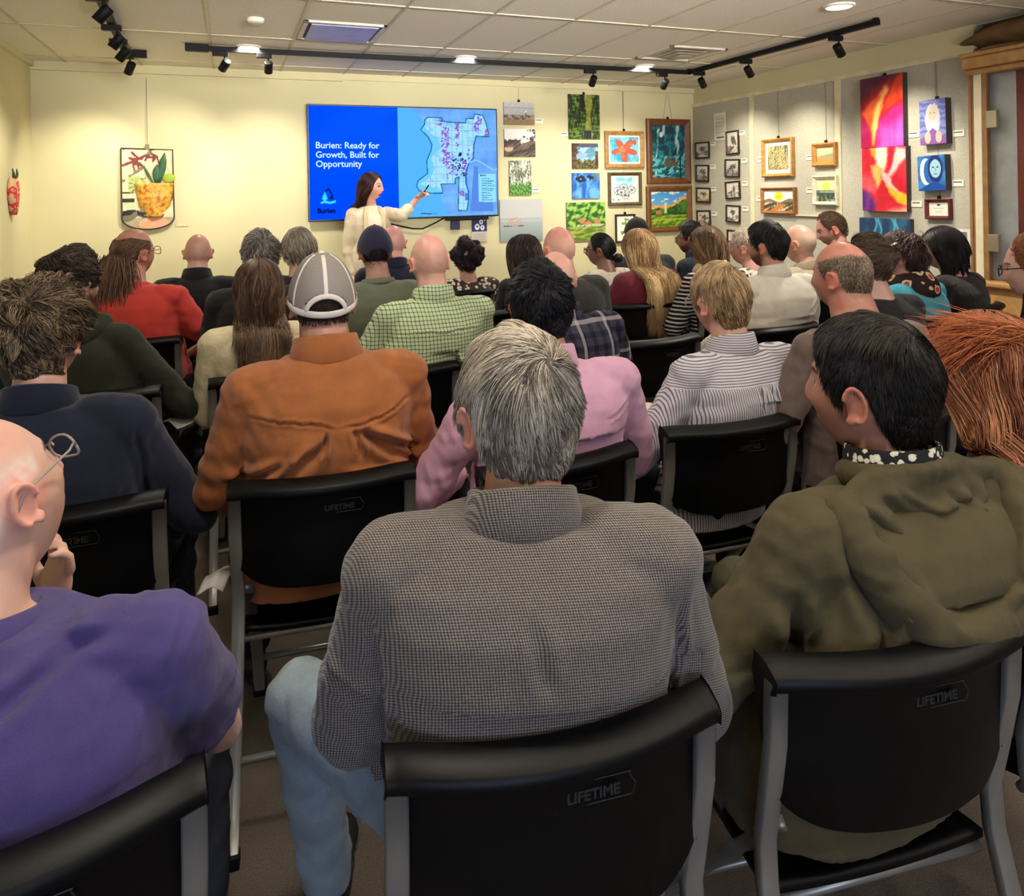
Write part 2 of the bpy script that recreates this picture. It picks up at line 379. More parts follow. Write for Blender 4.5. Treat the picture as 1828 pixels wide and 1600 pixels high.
# ---------------------------------------------------------------- screen
def inpoly(x, y, P):
    r = np.zeros(x.shape, bool); n = len(P)
    for i in range(n):
        x0, y0 = P[i]; x1, y1 = P[(i+1) % n]
        if y0 == y1: continue
        c = ((y0 > y) != (y1 > y)) & (x < (x1-x0)*(y-y0)/(y1-y0)+x0); r ^= c
    return r
def dseg(x, y, a, b):
    dx, dy = b[0]-a[0], b[1]-a[1]; L = dx*dx+dy*dy+1e-12; t = np.clip(((x-a[0])*dx+(y-a[1])*dy)/L, 0, 1); return np.hypot(x-a[0]-t*dx, y-a[1]-t*dy)
def dpath(x, y, P, closed=False):
    P = list(P)+([P[0]] if closed else []); d = np.full(x.shape, 1e9)
    for i in range(len(P)-1): d = np.minimum(d, dseg(x, y, P[i], P[i+1]))
    return d
def srgb2lin(C): C = np.clip(C, 0, 1); return np.where(C <= .04045, C/12.92, ((C+.055)/1.055)**2.4)
def panel(name, fn, w, h, nx, ny, mat, parent, y=0.0, x0=None, z0=None):
    """flat painted sheet of nx*ny cells, facing local -Y; centre at x=0,z=0 unless given"""
    x0 = -w/2 if x0 is None else x0; z0 = -h/2 if z0 is None else z0
    U, Vv = np.meshgrid(np.linspace(0, 1, nx+1), np.linspace(0, 1, ny+1))
    P = np.stack([x0+U.ravel()*w, np.full(U.size, y), z0+Vv.ravel()*h], 1)
    i, j = np.meshgrid(np.arange(nx), np.arange(ny)); a = (j*(nx+1)+i).ravel(); Fc = np.stack([a, a+1, a+nx+2, a+nx+1], 1)
    o = finish(name, P, Fc, mat, parent, smooth=False); setcol(o.data, srgb2lin(fn(U.ravel(), Vv.ravel())/255.)); return o
def text(body, size, loc, mat, parent, name='lettering', ext=.0006, align='LEFT', bold=0, rot=(R(90), 0, 0), sx=1):
    c = bpy.data.curves.new('t', 'FONT'); c.body = body; c.size = size; c.extrude = ext; c.align_x = align; c.offset = bold; c.resolution_u = 3
    o = bpy.data.objects.new('t', c); COL.objects.link(o); o.scale = (sx, 1, 1); dg = bpy.context.evaluated_depsgraph_get(); dg.update()
    me = bpy.data.meshes.new_from_object(o.evaluated_get(dg)); bpy.data.objects.remove(o)
    Mx = Matrix.Translation(loc) @ Matrix.Rotation(rot[2], 4, 'Z') @ Matrix.Rotation(rot[0], 4, 'X') @ Matrix.Diagonal((sx, 1, 1, 1)); me.transform(Mx)
    return link(name, me, mat, parent, smooth=False)
TW, TH = 1.83, 1.055; TX, TZ = 1.595, 1.83
tv = tag(empty('television', (TX, 6.82, TZ)), 'large wall-mounted flat screen showing a blue slide with a city map', 'television')
MB().box((-TW/2-.012, 0, -TH/2-.014), (TW/2+.012, .045, TH/2+.012)).build('casing', plain((12, 12, 16), .3, .5, name='tv_black'), tv, bevel=.006)
MB().box((-.25, .045, -.2), (.25, .08, .2)).build('wall_bracket', BLKM(), tv)
def tvfn(u, v):
    X = 150+u*1530; yt = 140+30*u; yb = 1060-55*u; Y = yt+(1-v)*(yb-yt)
    C = np.zeros((len(u), 3)); C[:] = (0, 78, 255); C += (snoise(np.stack([u, v], 1), 5, 2)*6)[:, None]
    mp = u > .452
    sea = np.array([88, 182, 255.]); C[mp] = sea
    coast = np.interp(Y, [160, 250, 330, 390, 470, 520, 560, 640, 700, 770, 795, 830, 860, 1000], [940, 1045, 1075, 1150, 1210, 1140, 1112, 1140, 1110, 1015, 1140, 1195, 1185, 1235])
    land = mp & (X > coast); C[land] = (110, 172, 250); C[land] += (snoise(np.stack([X, Y], 1)[land], .03, 5)*10)[:, None]
    B = [(1090, 232), (1210, 235), (1210, 262), (1255, 268), (1410, 275), (1415, 240), (1480, 240), (1490, 205), (1560, 212), (1590, 280), (1615, 385), (1500, 380), (1480, 450), (1470, 560), (1430, 600), (1405, 680), (1408, 760), (1428, 830), (1425, 890), (1408, 975), (1335, 975), (1340, 830), (1345, 705), (1312, 720), (1312, 762), (1190, 765), (1200, 800), (1200, 838), (1100, 838), (1010, 820), (985, 780), (1000, 740), (1080, 680), (1075, 580), (1110, 500), (1120, 450), (1090, 390), (1028, 330), (1060, 290), (1065, 250)]
    ins = inpoly(X, Y, B); li = ins & land; C[li] = (165, 226, 248)
    C[ins & ~land & mp] = (112, 205, 252)
    C[li & (snoise(np.stack([X, Y], 1), .04, 9) > .5)] = (140, 205, 245)
    gx = (np.mod(X, 46) < 3) | (np.mod(Y+13, 58) < 3); C[li & gx] = (120, 170, 225)
    rr = np.random.default_rng(5)
    def cl(x0, x1, y0, y1, n, col, s=(7, 20)):
        for _ in range(n):
            x, y = rr.uniform(x0, x1), rr.uniform(y0, y1); a, b = rr.uniform(*s), rr.uniform(*s)*.8; m_ = (abs(X-x) < a/2) & (abs(Y-y) < b/2); C[m_] = col
    pur = (150, 90, 215); dk = (35, 30, 130)
    cl(1165, 1215, 238, 290, 16, pur); cl(1205, 1265, 290, 600, 95, pur); cl(1322, 1352, 275, 500, 32, pur); cl(1235, 1300, 520, 720, 30, pur); cl(1290, 1415, 560, 700, 45, dk); cl(1320, 1410, 560, 690, 20, pur)
    cl(1490, 1525, 270, 340, 20, pur); cl(1515, 1555, 230, 290, 16, pur); cl(1578, 1612, 320, 382, 16, (165, 90, 200)); cl(1345, 1385, 815, 865, 16, pur); cl(1350, 1368, 500, 545, 8, dk, (12, 20)); cl(1420, 1436, 480, 560, 9, (120, 110, 210))
    m_ = (X > 1395) & (X < 1425) & (Y > 835) & (Y < 895); C[m_] = (80, 130, 225)
    m_ = (X > 1440) & (X < 1640) & (Y > 620) & (Y < 980) & (X > 1440+(980-Y)*.1) & ~((X > 1515) & (Y < 905)); C[m_] = (88, 140, 232)
    C[mp & (dpath(X, Y, B, True) < 4.5)] = (20, 110, 150)
    hw = dpath(X, Y, [(1500, 380), (1480, 450), (1470, 560), (1430, 600), (1405, 680), (1405, 760), (1428, 830)]); C[hw < 6] = (45, 105, 190)
    C[mp & (dpath(X, Y, [(1430, 590), (1500, 570), (1560, 600), (1650, 650), (1690, 640)]) < 5)] = (150, 205, 250)
    m_ = (X > 1515) & (X < 1668) & (Y > 680) & (Y < 905); C[m_] = (150, 225, 252)
    for k, (yy, x1) in enumerate([(693, 1580), (718, 1615), (737, 1650), (755, 1632), (773, 1662), (797, 1655), (812, 1640), (832, 1618), (853, 1628), (870, 1600), (888, 1640)]):
        C[(X > 1540-(10 if k == 0 else 0)) & (X < x1) & (abs(Y-yy) < (6 if k == 0 else 4)) & (np.mod(X, 13) < 10)] = (20, 60, 110) if k == 0 else (60, 130, 190)
    C[(X > 1020) & (X < 1110) & (abs(Y-1002) < 3.5)] = (25, 60, 120); C[(X > 1115) & (X < 1160) & (abs(Y-1000) < 3.5) & (np.mod(X, 9) < 6)] = (40, 100, 170)
    # drop and mountain logo
    Q = [(236, 925), (268, 915), (300, 922), (345, 905), (340, 925), (300, 932), (262, 926)]; C[inpoly(X, Y, [(232, 915), (262, 902), (300, 912), (346, 898), (346, 918), (300, 930), (262, 922), (232, 930)])] = (60, 215, 255)
    C[inpoly(X, Y, [(263, 832), (280, 870), (282, 890), (272, 902), (252, 902), (243, 888), (247, 870)])] = (60, 215, 255)
    C[dpath(X, Y, [(270, 828), (292, 808), (322, 870)]) < 6] = (14, 34, 120); C[inpoly(X, Y, [(292, 890), (312, 862), (332, 888), (325, 895)])] = (14, 34, 120)
    return C
panel('screen', tvfn, TW, TH, 420, 242, attr(.3, .3, emit=.84, name='screen_picture'), tv, y=-.002)
WT = emis((205, 245, 255), .86, 'slide_white'); NV = emis((8, 24, 110), .7, 'slide_navy')
def tp(X, Y): u = (X-150)/1530; yt = 140+30*u; yb = 1060-55*u; return ((u-.5)*TW, -.0035, (.5-(Y-yt)/(yb-yt))*TH)
for s_, Y in (('Burien: Ready for', 484), ('Growth, Built for', 560), ('Opportunity', 634)): text(s_, .083, tp(198, Y), WT, tv, 'slide_lettering', bold=.0012)
text('Burien', .062, tp(205, 1004), NV, tv, 'slide_lettering', bold=.0028)
MB().box((-.12, .0, -TH/2-.045), (.32, .03, -TH/2-.012)).build('sound_bar', BLKM(), tv, bevel=.004).location = (.5, 0, 0)
MB().tube([(TX-.25, 6.86, 1.3), (TX-.15, 6.86, 1.24), (TX+.05, 6.86, 1.19), (TX+.15, 6.86, 1.185), (TX+.28, 6.86, 1.24), (TX+.4, 6.86, 1.3)], .007, 8).build('cable', BLKM())
tag(bpy.data.objects['cable'], 'drooping dark cable hanging from the bottom of the big screen', 'cable')
MB().box((-.045, -.02, -.05), (.045, .02, .05)).build('wall_sensor', plain((38, 38, 70), .5, name='sensor_blue'), None, bevel=.004).location = (2.08, 6.88, 1.215)
tag(bpy.data.objects['wall_sensor'], 'small dark blue box on the wall just under the screen', 'device')
sg = tag(empty('wall_sign', (2.335, 6.885, 1.155)), 'small blue and white sign with a pictogram, right below the screen', 'sign')
def signfn(u, v):
    C = np.full((len(u), 3), 205.)*[.98, .94, .86]; b = (v > .42); C[b] = (30, 40, 100)
    for c, r_ in (((.35, .62), .16), ((.62, .82), .13), ((.7, .58), .13), ((.85, .92), .07)): C[b & (np.hypot((u-c[0]), (v-c[1])*1.2) < r_) & (np.hypot((u-c[0]), (v-c[1])*1.2) > r_*.35)] = (225, 228, 235)
    C[(v < .36) & (np.mod(v, .07) < .03) & (u > .08) & (u < .92)] = (165, 158, 160); return C
panel('sign_face', signfn, .16, .24, 40, 56, attr(.5, .3, name='printed'), sg, y=-.004); MB().box((-.08, -.003, -.12), (.08, .008, .12)).build('backing', WHITE(), sg)

# ---------------------------------------------------------------- pictures
def n2(u, v, f, s, o=3, ax=1., ay=1.): return snoise(np.stack([u*ax, v*ay, u*0+s*.37], 1), f, s, o)
def lerp(a, b, t): return np.asarray(a, float)*(1-t[:, None])+np.asarray(b, float)*t[:, None]
def seaside(u, v):
    C = lerp((150, 150, 155), (190, 190, 190), v); C = np.where((v < .45)[:, None], lerp((90, 75, 55), (150, 140, 130), ss(-.5, .5, n2(u, v, 18, 1))), C); C[(v < .25)] = (140, 110, 80); C += (n2(u, v, 60, 2)*10)[:, None]
    C[(abs(u-.72) < .02) & (v > .3) & (v < .55)] = (40, 40, 45); C[(np.hypot(u-.72, v-.58) < .035)] = (230, 225, 220); C[(abs(v-.75) < .02)] = (120, 122, 130); return C
def bay(u, v):
    C = lerp((215, 195, 190), (235, 232, 225), v); h = .62+.14*n2(u, v, 9, 3); C = np.where((v < h)[:, None], lerp((45, 38, 35), (110, 90, 78), ss(-.6, .8, n2(u, v, 20, 4))), C)
    C[(np.hypot(u-.12, (v-.3)*1.3) < .16) & (v < .33)] = (200, 160, 145); C[(u > .72) & (n2(u, v, 30, 5) > .1) & (v > .6)] = (25, 25, 22); return C
def rays(u, v):
    C = lerp((60, 80, 50), (205, 205, 200), ss(-.5, .6, n2(u, v, 22, 6))); a = np.arctan2(v-.75, u-.45); k = ss(.2, 1, np.cos(a*14+.5))*ss(.75, .0, np.hypot(u-.45, v-.75)); C = lerp(0, 1, u*0)+C*(1-k[:, None]*.6)+np.array([250, 225, 215.])*k[:, None]*.6
    g = ss(.38, .2, v+.05*n2(u, v, 12, 7)); return C*(1-g[:, None])+lerp((50, 90, 35), (110, 175, 80), ss(-.5, .5, n2(u, v, 40, 8)))*g[:, None]
def ship(u, v):
    C = np.where((v > .48)[:, None], lerp((200, 200, 198), (186, 188, 190), v), lerp((135, 150, 150), (165, 178, 180), v*2)); C[(abs(v-.52) < .03)] = (170, 178, 182); C[(abs(v-.36) < .02) & (u > .08) & (u < .55)] = (90, 80, 78)
    m_ = (np.hypot((u-.33)/.18, (v-.46)/.12) < 1) & (n2(u, v, 50, 9) > -.1); C[m_] = (188, 158, 145); return C
def forest(u, v):
    C = lerp((28, 45, 18), (110, 145, 55), ss(-.6, .9, n2(u, v, 26, 10))); C[(np.sin(u*22+n2(u, v, 4, 11)) > .8) & (v > .35)] = (38, 40, 28); t = (abs(u-.62-.05*n2(u, v, 5, 3)) < .09); C[t] = lerp((120, 130, 50), (165, 160, 80), ss(-1, 1, n2(u, v, 30, 2)))[t]
    C[(abs(u-.45) < .06) & (v > .72)] = (18, 22, 18); C[(v < .2) & (abs(u-.6) < .12)] = (20, 40, 35); return C
def lake(u, v):
    C = lerp((80, 130, 160), (150, 195, 215), ss(-.7, .7, n2(u, v, 6, 12))); C[v > .82+.05*n2(u, v, 9, 1)] = (75, 70, 95); t = v < .33+.1*n2(u, v, 12, 13); C[t] = lerp((45, 50, 30), (120, 110, 60), ss(-.6, .8, n2(u, v, 30, 14)))[t]
    t = (u < .17+.1*n2(u, v, 8, 15)) | ((u > .88) & (v < .7)); C[t] = lerp((60, 42, 30), (105, 75, 50), ss(-.6, .8, n2(u, v, 22, 16)))[t]; C[(np.hypot((u-.35)/.2, (v-.5)/.12) < 1)] = (130, 155, 190); return C
def bluewater(u, v):
    C = lerp((35, 85, 175), (95, 165, 215), ss(-.8, .8, n2(u, v, 7, 17, ay=.6))+.0*u); g = ss(.6, 1, u)*ss(.5, 1, v); C = C*(1-g[:, None]*.6)+np.array([150, 165, 90.])*g[:, None]*.6
    for c in ((.2, .78), (.33, .83), (.42, .74), (.28, .68), (.62, .84), (.72, .8)): C[np.hypot((u-c[0])/.09, (v-c[1])/.07)+.3*n2(u, v, 30, 18) < 1] = (30, 30, 45)
    return C
def garden(u, v):
    C = lerp((40, 90, 30), (150, 190, 90), ss(-.7, .7, n2(u, v, 16, 19, ay=1.6))); C[(v < .36)] = lerp((90, 120, 35), (160, 170, 90), ss(-.7, .7, n2(u, v, 14, 20, ay=2)))[v < .36]
    for c in ((.36, .53), (.75, .5), (.55, .45)): C[np.hypot((u-c[0])/.1, (v-c[1])/.05)+.4*n2(u, v, 30, 21) < 1] = (205, 120, 95)
    C[(abs(v-.4) < .03) & (n2(u, v, 20, 22) > 0)] = (190, 185, 170); return C
def lily(u, v):
    C = lerp((60, 160, 200), (130, 210, 225), ss(-.8, .8, n2(u, v, 8, 23))); a = np.arctan2(v-.5, u-.5); r = np.hypot(u-.5, v-.5); rr_ = .16+.28*abs(np.cos(a*2.5+.8))**1.5
    C[r < rr_+.03] = (170, 50, 60); C[r < rr_] = (235, 92, 70); C[(r < rr_) & (n2(u, v, 20, 24) > .4)] = (245, 130, 90); C[(abs(u-.55) < .05) & (v < .25)] = (225, 90, 70); C[np.hypot((u-.87)/.06, (v-.8)/.12) < 1] = (200, 90, 90); return C
def whitefl(u, v):
    C = np.full((len(u), 3), 238.); C[:] = (240, 238, 225); t = (v > .45) & (u > .15) & (u < .8); C[t] = lerp((110, 200, 225), (190, 225, 230), ss(-1, 1, n2(u, v, 8, 25)))[t]
    for c in ((.2, .42), (.45, .56), (.78, .45), (.52, .22), (.35, .35)):
        r = np.hypot(u-c[0], v-c[1]); C[r < .16] = (236, 234, 232); C[abs(r-.15) < .015] = (120, 120, 130); C[r < .06] = (110, 105, 120); C[(r < .13) & (n2(u, v, 40, 26) > .5)] = (150, 150, 160)
    C[(v < .3) & (n2(u, v, 20, 27) > .75)] = (70, 110, 60); return C
def nightcastle(u, v):
    C = lerp((10, 60, 75), (30, 120, 135), ss(-.6, .8, n2(u, v, 9, 28, ay=1.5))); k = ss(.5, 1.2, n2(u, v, 6, 29, ax=1.5)); C = C*(1-k[:, None])+np.array([170, 215, 215.])*k[:, None]
    C[np.hypot(u-.28, v-.82) < .05] = (225, 240, 240); C[(v < .42) & (n2(u, v, 14, 30, ay=3) > .1)] = (95, 185, 190); C[(v < .25) & (n2(u, v, 12, 31, ay=3) > .2)] = (15, 90, 100)
    for x, h_, c in ((.42, .36, 1), (.5, .4, 1), (.6, .34, 1), (.68, .37, 1)): C[(abs(u-x) < .035) & (v > .22) & (v < h_)] = (95, 75, 50)
    C[(v > .22) & (v < .3) & (u > .36) & (u < .75)] = (105, 85, 55); C[(u > .83) & (u < .88) & (v < .4)] = (15, 45, 50); return C
def village(u, v):
    C = lerp((150, 200, 230), (70, 150, 215), v); C[(v > .7) & (n2(u, v, 8, 32, ay=2) > .1)] = (235, 240, 240)
    hl = .62+.25*ss(.5, 1, u); t = v < hl; C[t] = lerp((205, 150, 70), (225, 175, 110), ss(-.6, .6, n2(u, v, 25, 33)))[t]; t = v < hl-.1-.04*n2(u, v, 10, 34); C[t] = lerp((30, 75, 25), (80, 130, 45), ss(-.6, .6, n2(u, v, 16, 35)))[t]
    t = v < .33; C[t] = lerp((80, 120, 25), (165, 185, 60), ss(-.6, .6, n2(u, v, 12, 36, ay=2)))[t]; C[(abs(u-.4) < .035) & (v > .38) & (v < .68)] = (225, 205, 160); C[(abs(u-.2) < .08) & (v > .35) & (v < .47)] = (190, 120, 70); return C
def sprig(u, v):
    C = np.full((len(u), 3), 0.); C[:] = (242, 240, 225); C[dpath(u, v, [(.5, .1), (.45, .4), (.55, .7), (.5, .9)]) < .03] = (90, 130, 60)
    for c in ((.35, .35), (.62, .55), (.4, .7), (.6, .85)): C[np.hypot((u-c[0])/.15, (v-c[1])/.05) < 1] = (130, 160, 80)
    return C
def sketch(seed, bg=(205, 200, 190), tone=(104, 92, 86), sky=(225, 220, 205)):
    def f(u, v):
        C = lerp(bg, sky, v); h_ = .35+.12*n2(u, v, 4, seed, ay=.2); C[v < h_] = lerp(tone, bg, ss(-.8, .9, n2(u, v, 9, seed+1)))[v < h_]
        t = (np.hypot((u-.55-.1*math.sin(seed))/.3, (v-.6)/.22)+.5*n2(u, v, 16, seed+2) < .8); C[t] = tone; C[(abs(u-.55-.1*math.sin(seed)) < .035) & (v < .6) & (v > .2)] = tone; return C
    return f
def leafy(u, v): C = lerp((120, 115, 80), (190, 180, 140), ss(-.8, .8, n2(u, v, 18, 40))); C[n2(u, v, 26, 41) > .6] = (205, 170, 90); C[n2(u, v, 24, 42) > .7] = (90, 100, 70); return C
def hills(u, v): C = lerp((230, 200, 130), (240, 225, 180), v); C[v < .45+.2*(u-.3)] = (165, 160, 120); C[v < .25+.1*n2(u, v, 5, 43)] = (190, 150, 90); return C
def sunland(u, v):
    C = lerp((235, 235, 225), (225, 228, 225), v); r = np.hypot((u-.5)*1.4, v-.72); C[r < .22] = (225, 210, 60); C[r < .12] = (215, 190, 40); C[v < .52+.08*np.sin(u*9)] = (130, 115, 85)
    t = v < .42; C[t] = lerp((70, 65, 50), (205, 190, 160), ss(-.5, .5, n2(u, v, 14, 44)))[t]; C[(v < .35) & (abs(u-v-.3) < .12)] = (190, 120, 60); return C
def sunlake(u, v):
    C = lerp((200, 215, 190), (225, 225, 170), v); C[np.hypot(u-.52, v-.68) < .2] = (225, 222, 90); C[(v < .52)] = lerp((95, 120, 90), (150, 165, 130), ss(-.6, .6, n2(u, v, 9, 45, ay=2)))[v < .52]; C[(v < .4) & (v > .3)] = (60, 85, 90); C[(v < .3) & (n2(u, v, 12, 46) > 0)] = (60, 65, 50); return C
def polys(C, u, v, L, seed):
    uu = u+.018*n2(u, v, 9, seed)+.006*n2(u, v, 30, seed+1); vv = v+.018*n2(u, v, 8, seed+2)
    for pts, c, soft in L:
        k = inpoly(uu, vv, pts).astype(float); d = dpath(uu, vv, pts, True); k = np.clip(.5+np.where(k > 0, 1, -1)*d/soft*.9, 0, 1)[:, None]; C = C*(1-k)+(np.array(c, float)+(n2(u, v, 14, seed+3, ay=.6)*13)[:, None])*k
    return C
def canyon(u, v):
    C = lerp((190, 20, 55), (222, 30, 45), ss(-.5, .8, n2(u, v, 4, 47)))
    return polys(C, u, v, [([(-.1, 1.1), (1.1, 1.1), (.85, .95), (.45, .84), (.1, .66), (-.1, .5)], (95, 20, 52), .16), ([(-.1, .48), (.12, .42), (.25, .2), (.3, -.1), (-.1, -.1)], (188, 24, 92), .1),
        ([(1.1, 1.05), (.86, .95), (.72, .8), (.6, .62), (.5, .48), (.75, .55), (1.1, .66)], (240, 72, 34), .05), ([(.4, .4), (.62, .46), (.8, .55), (1.1, .6), (1.1, -.1), (.34, -.1), (.38, .2)], (196, 40, 128), .06), ([(.5, .3), (.8, .32), (1.1, .4), (1.1, -.1), (.42, -.1)], (200, 84, 190), .16),
        ([(.02, .52), (.2, .62), (.4, .7), (.55, .86), (.66, .88), (.68, .8), (.6, .7), (.52, .55), (.42, .42), (.45, .3), (.36, .18), (.33, .02), (.27, .05), (.22, .3), (.1, .44)], (246, 98, 44), .04), ([(.3, .05), (.26, .3), (.32, .5), (.45, .68), (.58, .84), (.66, .82), (.55, .68), (.47, .5), (.43, .34), (.38, .2), (.33, .05)], (252, 200, 112), .06)], 47)
def canyon2(u, v):
    C = lerp((196, 22, 44), (226, 44, 52), ss(-.5, .8, n2(u, v, 4, 50)))
    return polys(C, u, v, [([(-.1, .62), (.2, .55), (.36, .4), (.3, .28), (-.1, .38)], (238, 84, 92), .08), ([(-.1, -.1), (-.1, .38), (.18, .32), (.33, .12), (.3, -.1)], (106, 42, 128), .1), ([(.1, 1.1), (.35, 1.1), (.36, .8), (.22, .88)], (250, 150, 50), .05),
        ([(.32, 1.1), (.64, 1.1), (.57, .75), (.5, .58), (.34, .74)], (222, 224, 196), .06), ([(.22, .72), (.36, .74), (.5, .62), (.44, .46), (.35, .36), (.27, .55)], (252, 168, 84), .05), ([(.58, .54), (.7, .74), (.8, 1.0), (.98, .98), (1.0, .86), (.82, .66), (.66, .54)], (244, 196, 190), .05),
        ([(.48, .62), (.64, .56), (.7, .42), (.92, .26), (.75, .3), (.58, .4), (.48, .5)], (240, 190, 186), .04), ([(.54, .44), (.7, .34), (1.1, .24), (1.1, .06), (.8, .14), (.64, .28)], (252, 188, 50), .05), ([(.6, .0), (.8, .05), (1.1, .1), (1.1, -.1), (.6, -.1)], (246, 160, 130), .08)], 50)
def bluestreak(u, v):
    C = lerp((30, 60, 95), (50, 95, 130), ss(-.6, .6, n2(u, v, 8, 51, ay=.4)))
    for x in (.33, .42, .68, .75): k = ss(.035, .005, abs(u-x-.03*np.sin(v*9+x*20))); C = C*(1-k[:, None]*.8)+np.array([90, 190, 215.])*k[:, None]*.8
    return C
def palefig(u, v):  # generic pale portrait in lilac tones
    C = lerp((95, 105, 170), (130, 135, 195), ss(-.5, .5, np.sin(u*3+v*40+n2(u, v, 6, 52)*3))); C[np.hypot((u-.5)/.29, (v-.56)/.35)+.07*n2(u, v, 20, 53) < 1] = (192, 192, 205)
    C[np.hypot((u-.5)/.17, (v-.68)/.16) < 1] = (205, 180, 160); C[(np.hypot(abs(u-.5)-.07, v-.7) < .02)] = (80, 75, 90); t = (v < .36-.5*abs(u-.5)); C[t] = (130, 85, 150)
    for x in (.3, .72): C[np.hypot((u-x)/.12, (v-.16)/.13) < 1] = (225, 175, 160)
    return C
def bluefig(u, v):
    C = lerp((30, 90, 160), (60, 130, 190), ss(-.8, .8, n2(u, v, 6, 54))); C[np.hypot((u-.3)/.22, (v-.55)/.38) < 1] = (210, 228, 232); C[np.hypot((u-.42)/.2, (v-.55)/.34) < 1] = (35, 95, 165)
    C[np.hypot((u-.65)/.27, (v-.62)/.4) < 1] = (18, 40, 105); C[np.hypot((u-.65)/.2, (v-.62)/.26) < 1] = (150, 190, 205); C[(np.hypot((abs(u-.65)-.08)/.04, (v-.66)/.02) < 1)] = (20, 40, 80); C[np.hypot((u-.65)/.06, (v-.47)/.015) < 1] = (60, 100, 140); C[dseg(u, v, (.65, .64), (.66, .54)) < .012] = (90, 130, 160); t = v < .27-.4*abs(u-.6); C[t] = (20, 70, 150); return C
def cert(u, v):
    C = np.full((len(u), 3), 0.); C[:] = (236, 228, 215); C[np.hypot((u-.5)/.1, (v-.8)/.08) < 1] = (80, 85, 70); C[(abs(v-.55) < .02) & (u > .25) & (u < .75)] = (150, 140, 130); C[(np.mod(v, .09) < .025) & (v < .45) & (v > .12) & (u > .3) & (u < .7)] = (190, 180, 170); return C
def paper(pic):
    def f(u, v):
        C = np.full((len(u), 3), 0.); C[:] = (232, 228, 214)
        if pic: C[(v > .68) & (v < .92) & (u > .35) & (u < .72)] = (120, 115, 112); lines_ = (v < .58) & (v > .12)
        else: lines_ = (v < .9) & (v > .18); C[(abs(v-.1) < .03) & (u > .2) & (u < .8)] = (100, 95, 85)
        C[lines_ & (np.mod(v*22, 1) < .35) & (u > .12) & (u < .85+.08*np.sin(v*70))] = (165, 160, 150); return C
    return f
WOOD = lambda c: plain(c, .45, .4, var=.12, ns=22, bump=.1, bs=60, name='frame_wood')
def picture(px, wall, fn, name, label, cat, frame=None, fw_=.03, matw=0, depth=.025, wire=0, card=None, tilt=0, res=70, cardmat=WHITE):
    (x0, y0, x1, y1) = px
    if wall == 'B': a, b = onY(x0, y0, YB)-CC*0, onY(x1, y1, YB); w_, h_ = b[0]-a[0], a[2]-b[2]; loc = ((a[0]+b[0])/2, YB-.004, (a[2]+b[2])/2); rz = 0
    else: a, b = onX(x0, y0, XR-.012), onX(x1, y1, XR-.012); w_, h_ = a[1]-b[1], a[2]-b[2]; loc = (XR-.015, (a[1]+b[1])/2, (a[2]+b[2])/2); rz = R(-90)
    o = tag(empty(name, loc, rz), label, cat); o.rotation_euler = (0, R(tilt), rz)
    nx = max(20, int(res*w_/max(w_, h_))); ny = max(20, int(res*h_/max(w_, h_)))
    iw, ih = w_-2*(fw_ if frame else 0), h_-2*(fw_ if frame else 0)
    if frame:
        f = MB(); X, Z_ = w_/2, h_/2; g = fw_
        prof = [(0, 0), (0, -depth*.8), (g*.3, -depth), (g*.75, -depth*.7), (g, -depth*.5), (g, 0)]; V = []
        for cx, cz in ((-1, -1), (1, -1), (1, 1), (-1, 1)): V += [(cx*(X-p[0]), p[1], cz*(Z_-p[0])) for p in prof]
        n_ = len(prof); f.add(V, [(i*n_+k, ((i+1) % 4)*n_+k, ((i+1) % 4)*n_+k+1, i*n_+k+1) for i in range(4) for k in range(n_-1)]); f.build('frame', WOOD(frame), o)
        if matw: MB().box((-iw/2, -depth*.3, -ih/2), (iw/2, 0, ih/2)).build('mat_board', WHITE(), o)
        mw = iw-2*matw; mh = ih-2*matw; panel('painting', fn, mw, mh, nx, ny, attr(.5, .35, bump=.15, bs=150, name='paint'), o, y=-depth*.34)
    else:
        MB().box((-w_/2, -depth, -h_/2), (w_/2, 0, h_/2)).build('canvas', plain((70, 60, 60), .8, name='canvas_side'), o); panel('painting', fn, w_, h_, nx, ny, attr(.45, .4, bump=.1, bs=150, name='paint'), o, y=-depth-.0008)
    if wire:
        for sx in ((0,) if wire == 1 else (-.1, .1)): MB().tube([(sx*w_, 0, h_/2), (sx*w_*.1, -.003, (2.6 if wall == 'B' else 2.455)-loc[2])], .0014, 6).build('hanging_wire', plain((110, 105, 95), .4, .5, name='wire'), o)
        MB().box((-.012, -.012, h_/2-.005), (.012, -.001, h_/2+.025)).build('clip', BLKM(), o)
    if card:
        cx, cy = card; c = onY(cx, cy, YB) if wall == 'B' else onX(cx, cy, XR-.012); cl_ = ((c[0], YB-.004, c[2]) if wall == 'B' else (XR-.014, c[1], c[2]))
        e = tag(empty('label_card', cl_, rz), 'white label card beside the '+' '.join(label.replace(',','').split()[:9]), 'label', 'small white label cards beside the art')
        MB().box((-.045, -.004, -.024), (.045, 0, .024)).build('card', cardmat(), e); MB().box((-.035, -.0048, .004), (.03, -.004, .012)).build('printed_line', plain((90, 85, 80), .7, name='ink'), e)
    return o
PH = 'photograph'; PT = 'painting'
picture((898, 182, 953, 224), 'B', seaside, 'photo_print', 'grey seaside photo with a bird, highest beside the screen', PH, wire=1, card=(962, 216), depth=.012)
picture((899, 230, 955, 280), 'B', bay, 'photo_print', 'dark photo of a rocky bay and houses, second below the seaside photo', PH, depth=.012)
picture((908, 287, 948, 348), 'B', rays, 'photo_print', 'narrow upright photo of sun rays over green ferns', PH, depth=.012, card=(956, 340), wire=0)
picture((891, 357, 968, 428), 'B', ship, 'photo_print', 'pale grey photo of a ship on flat water', PH, depth=.012)
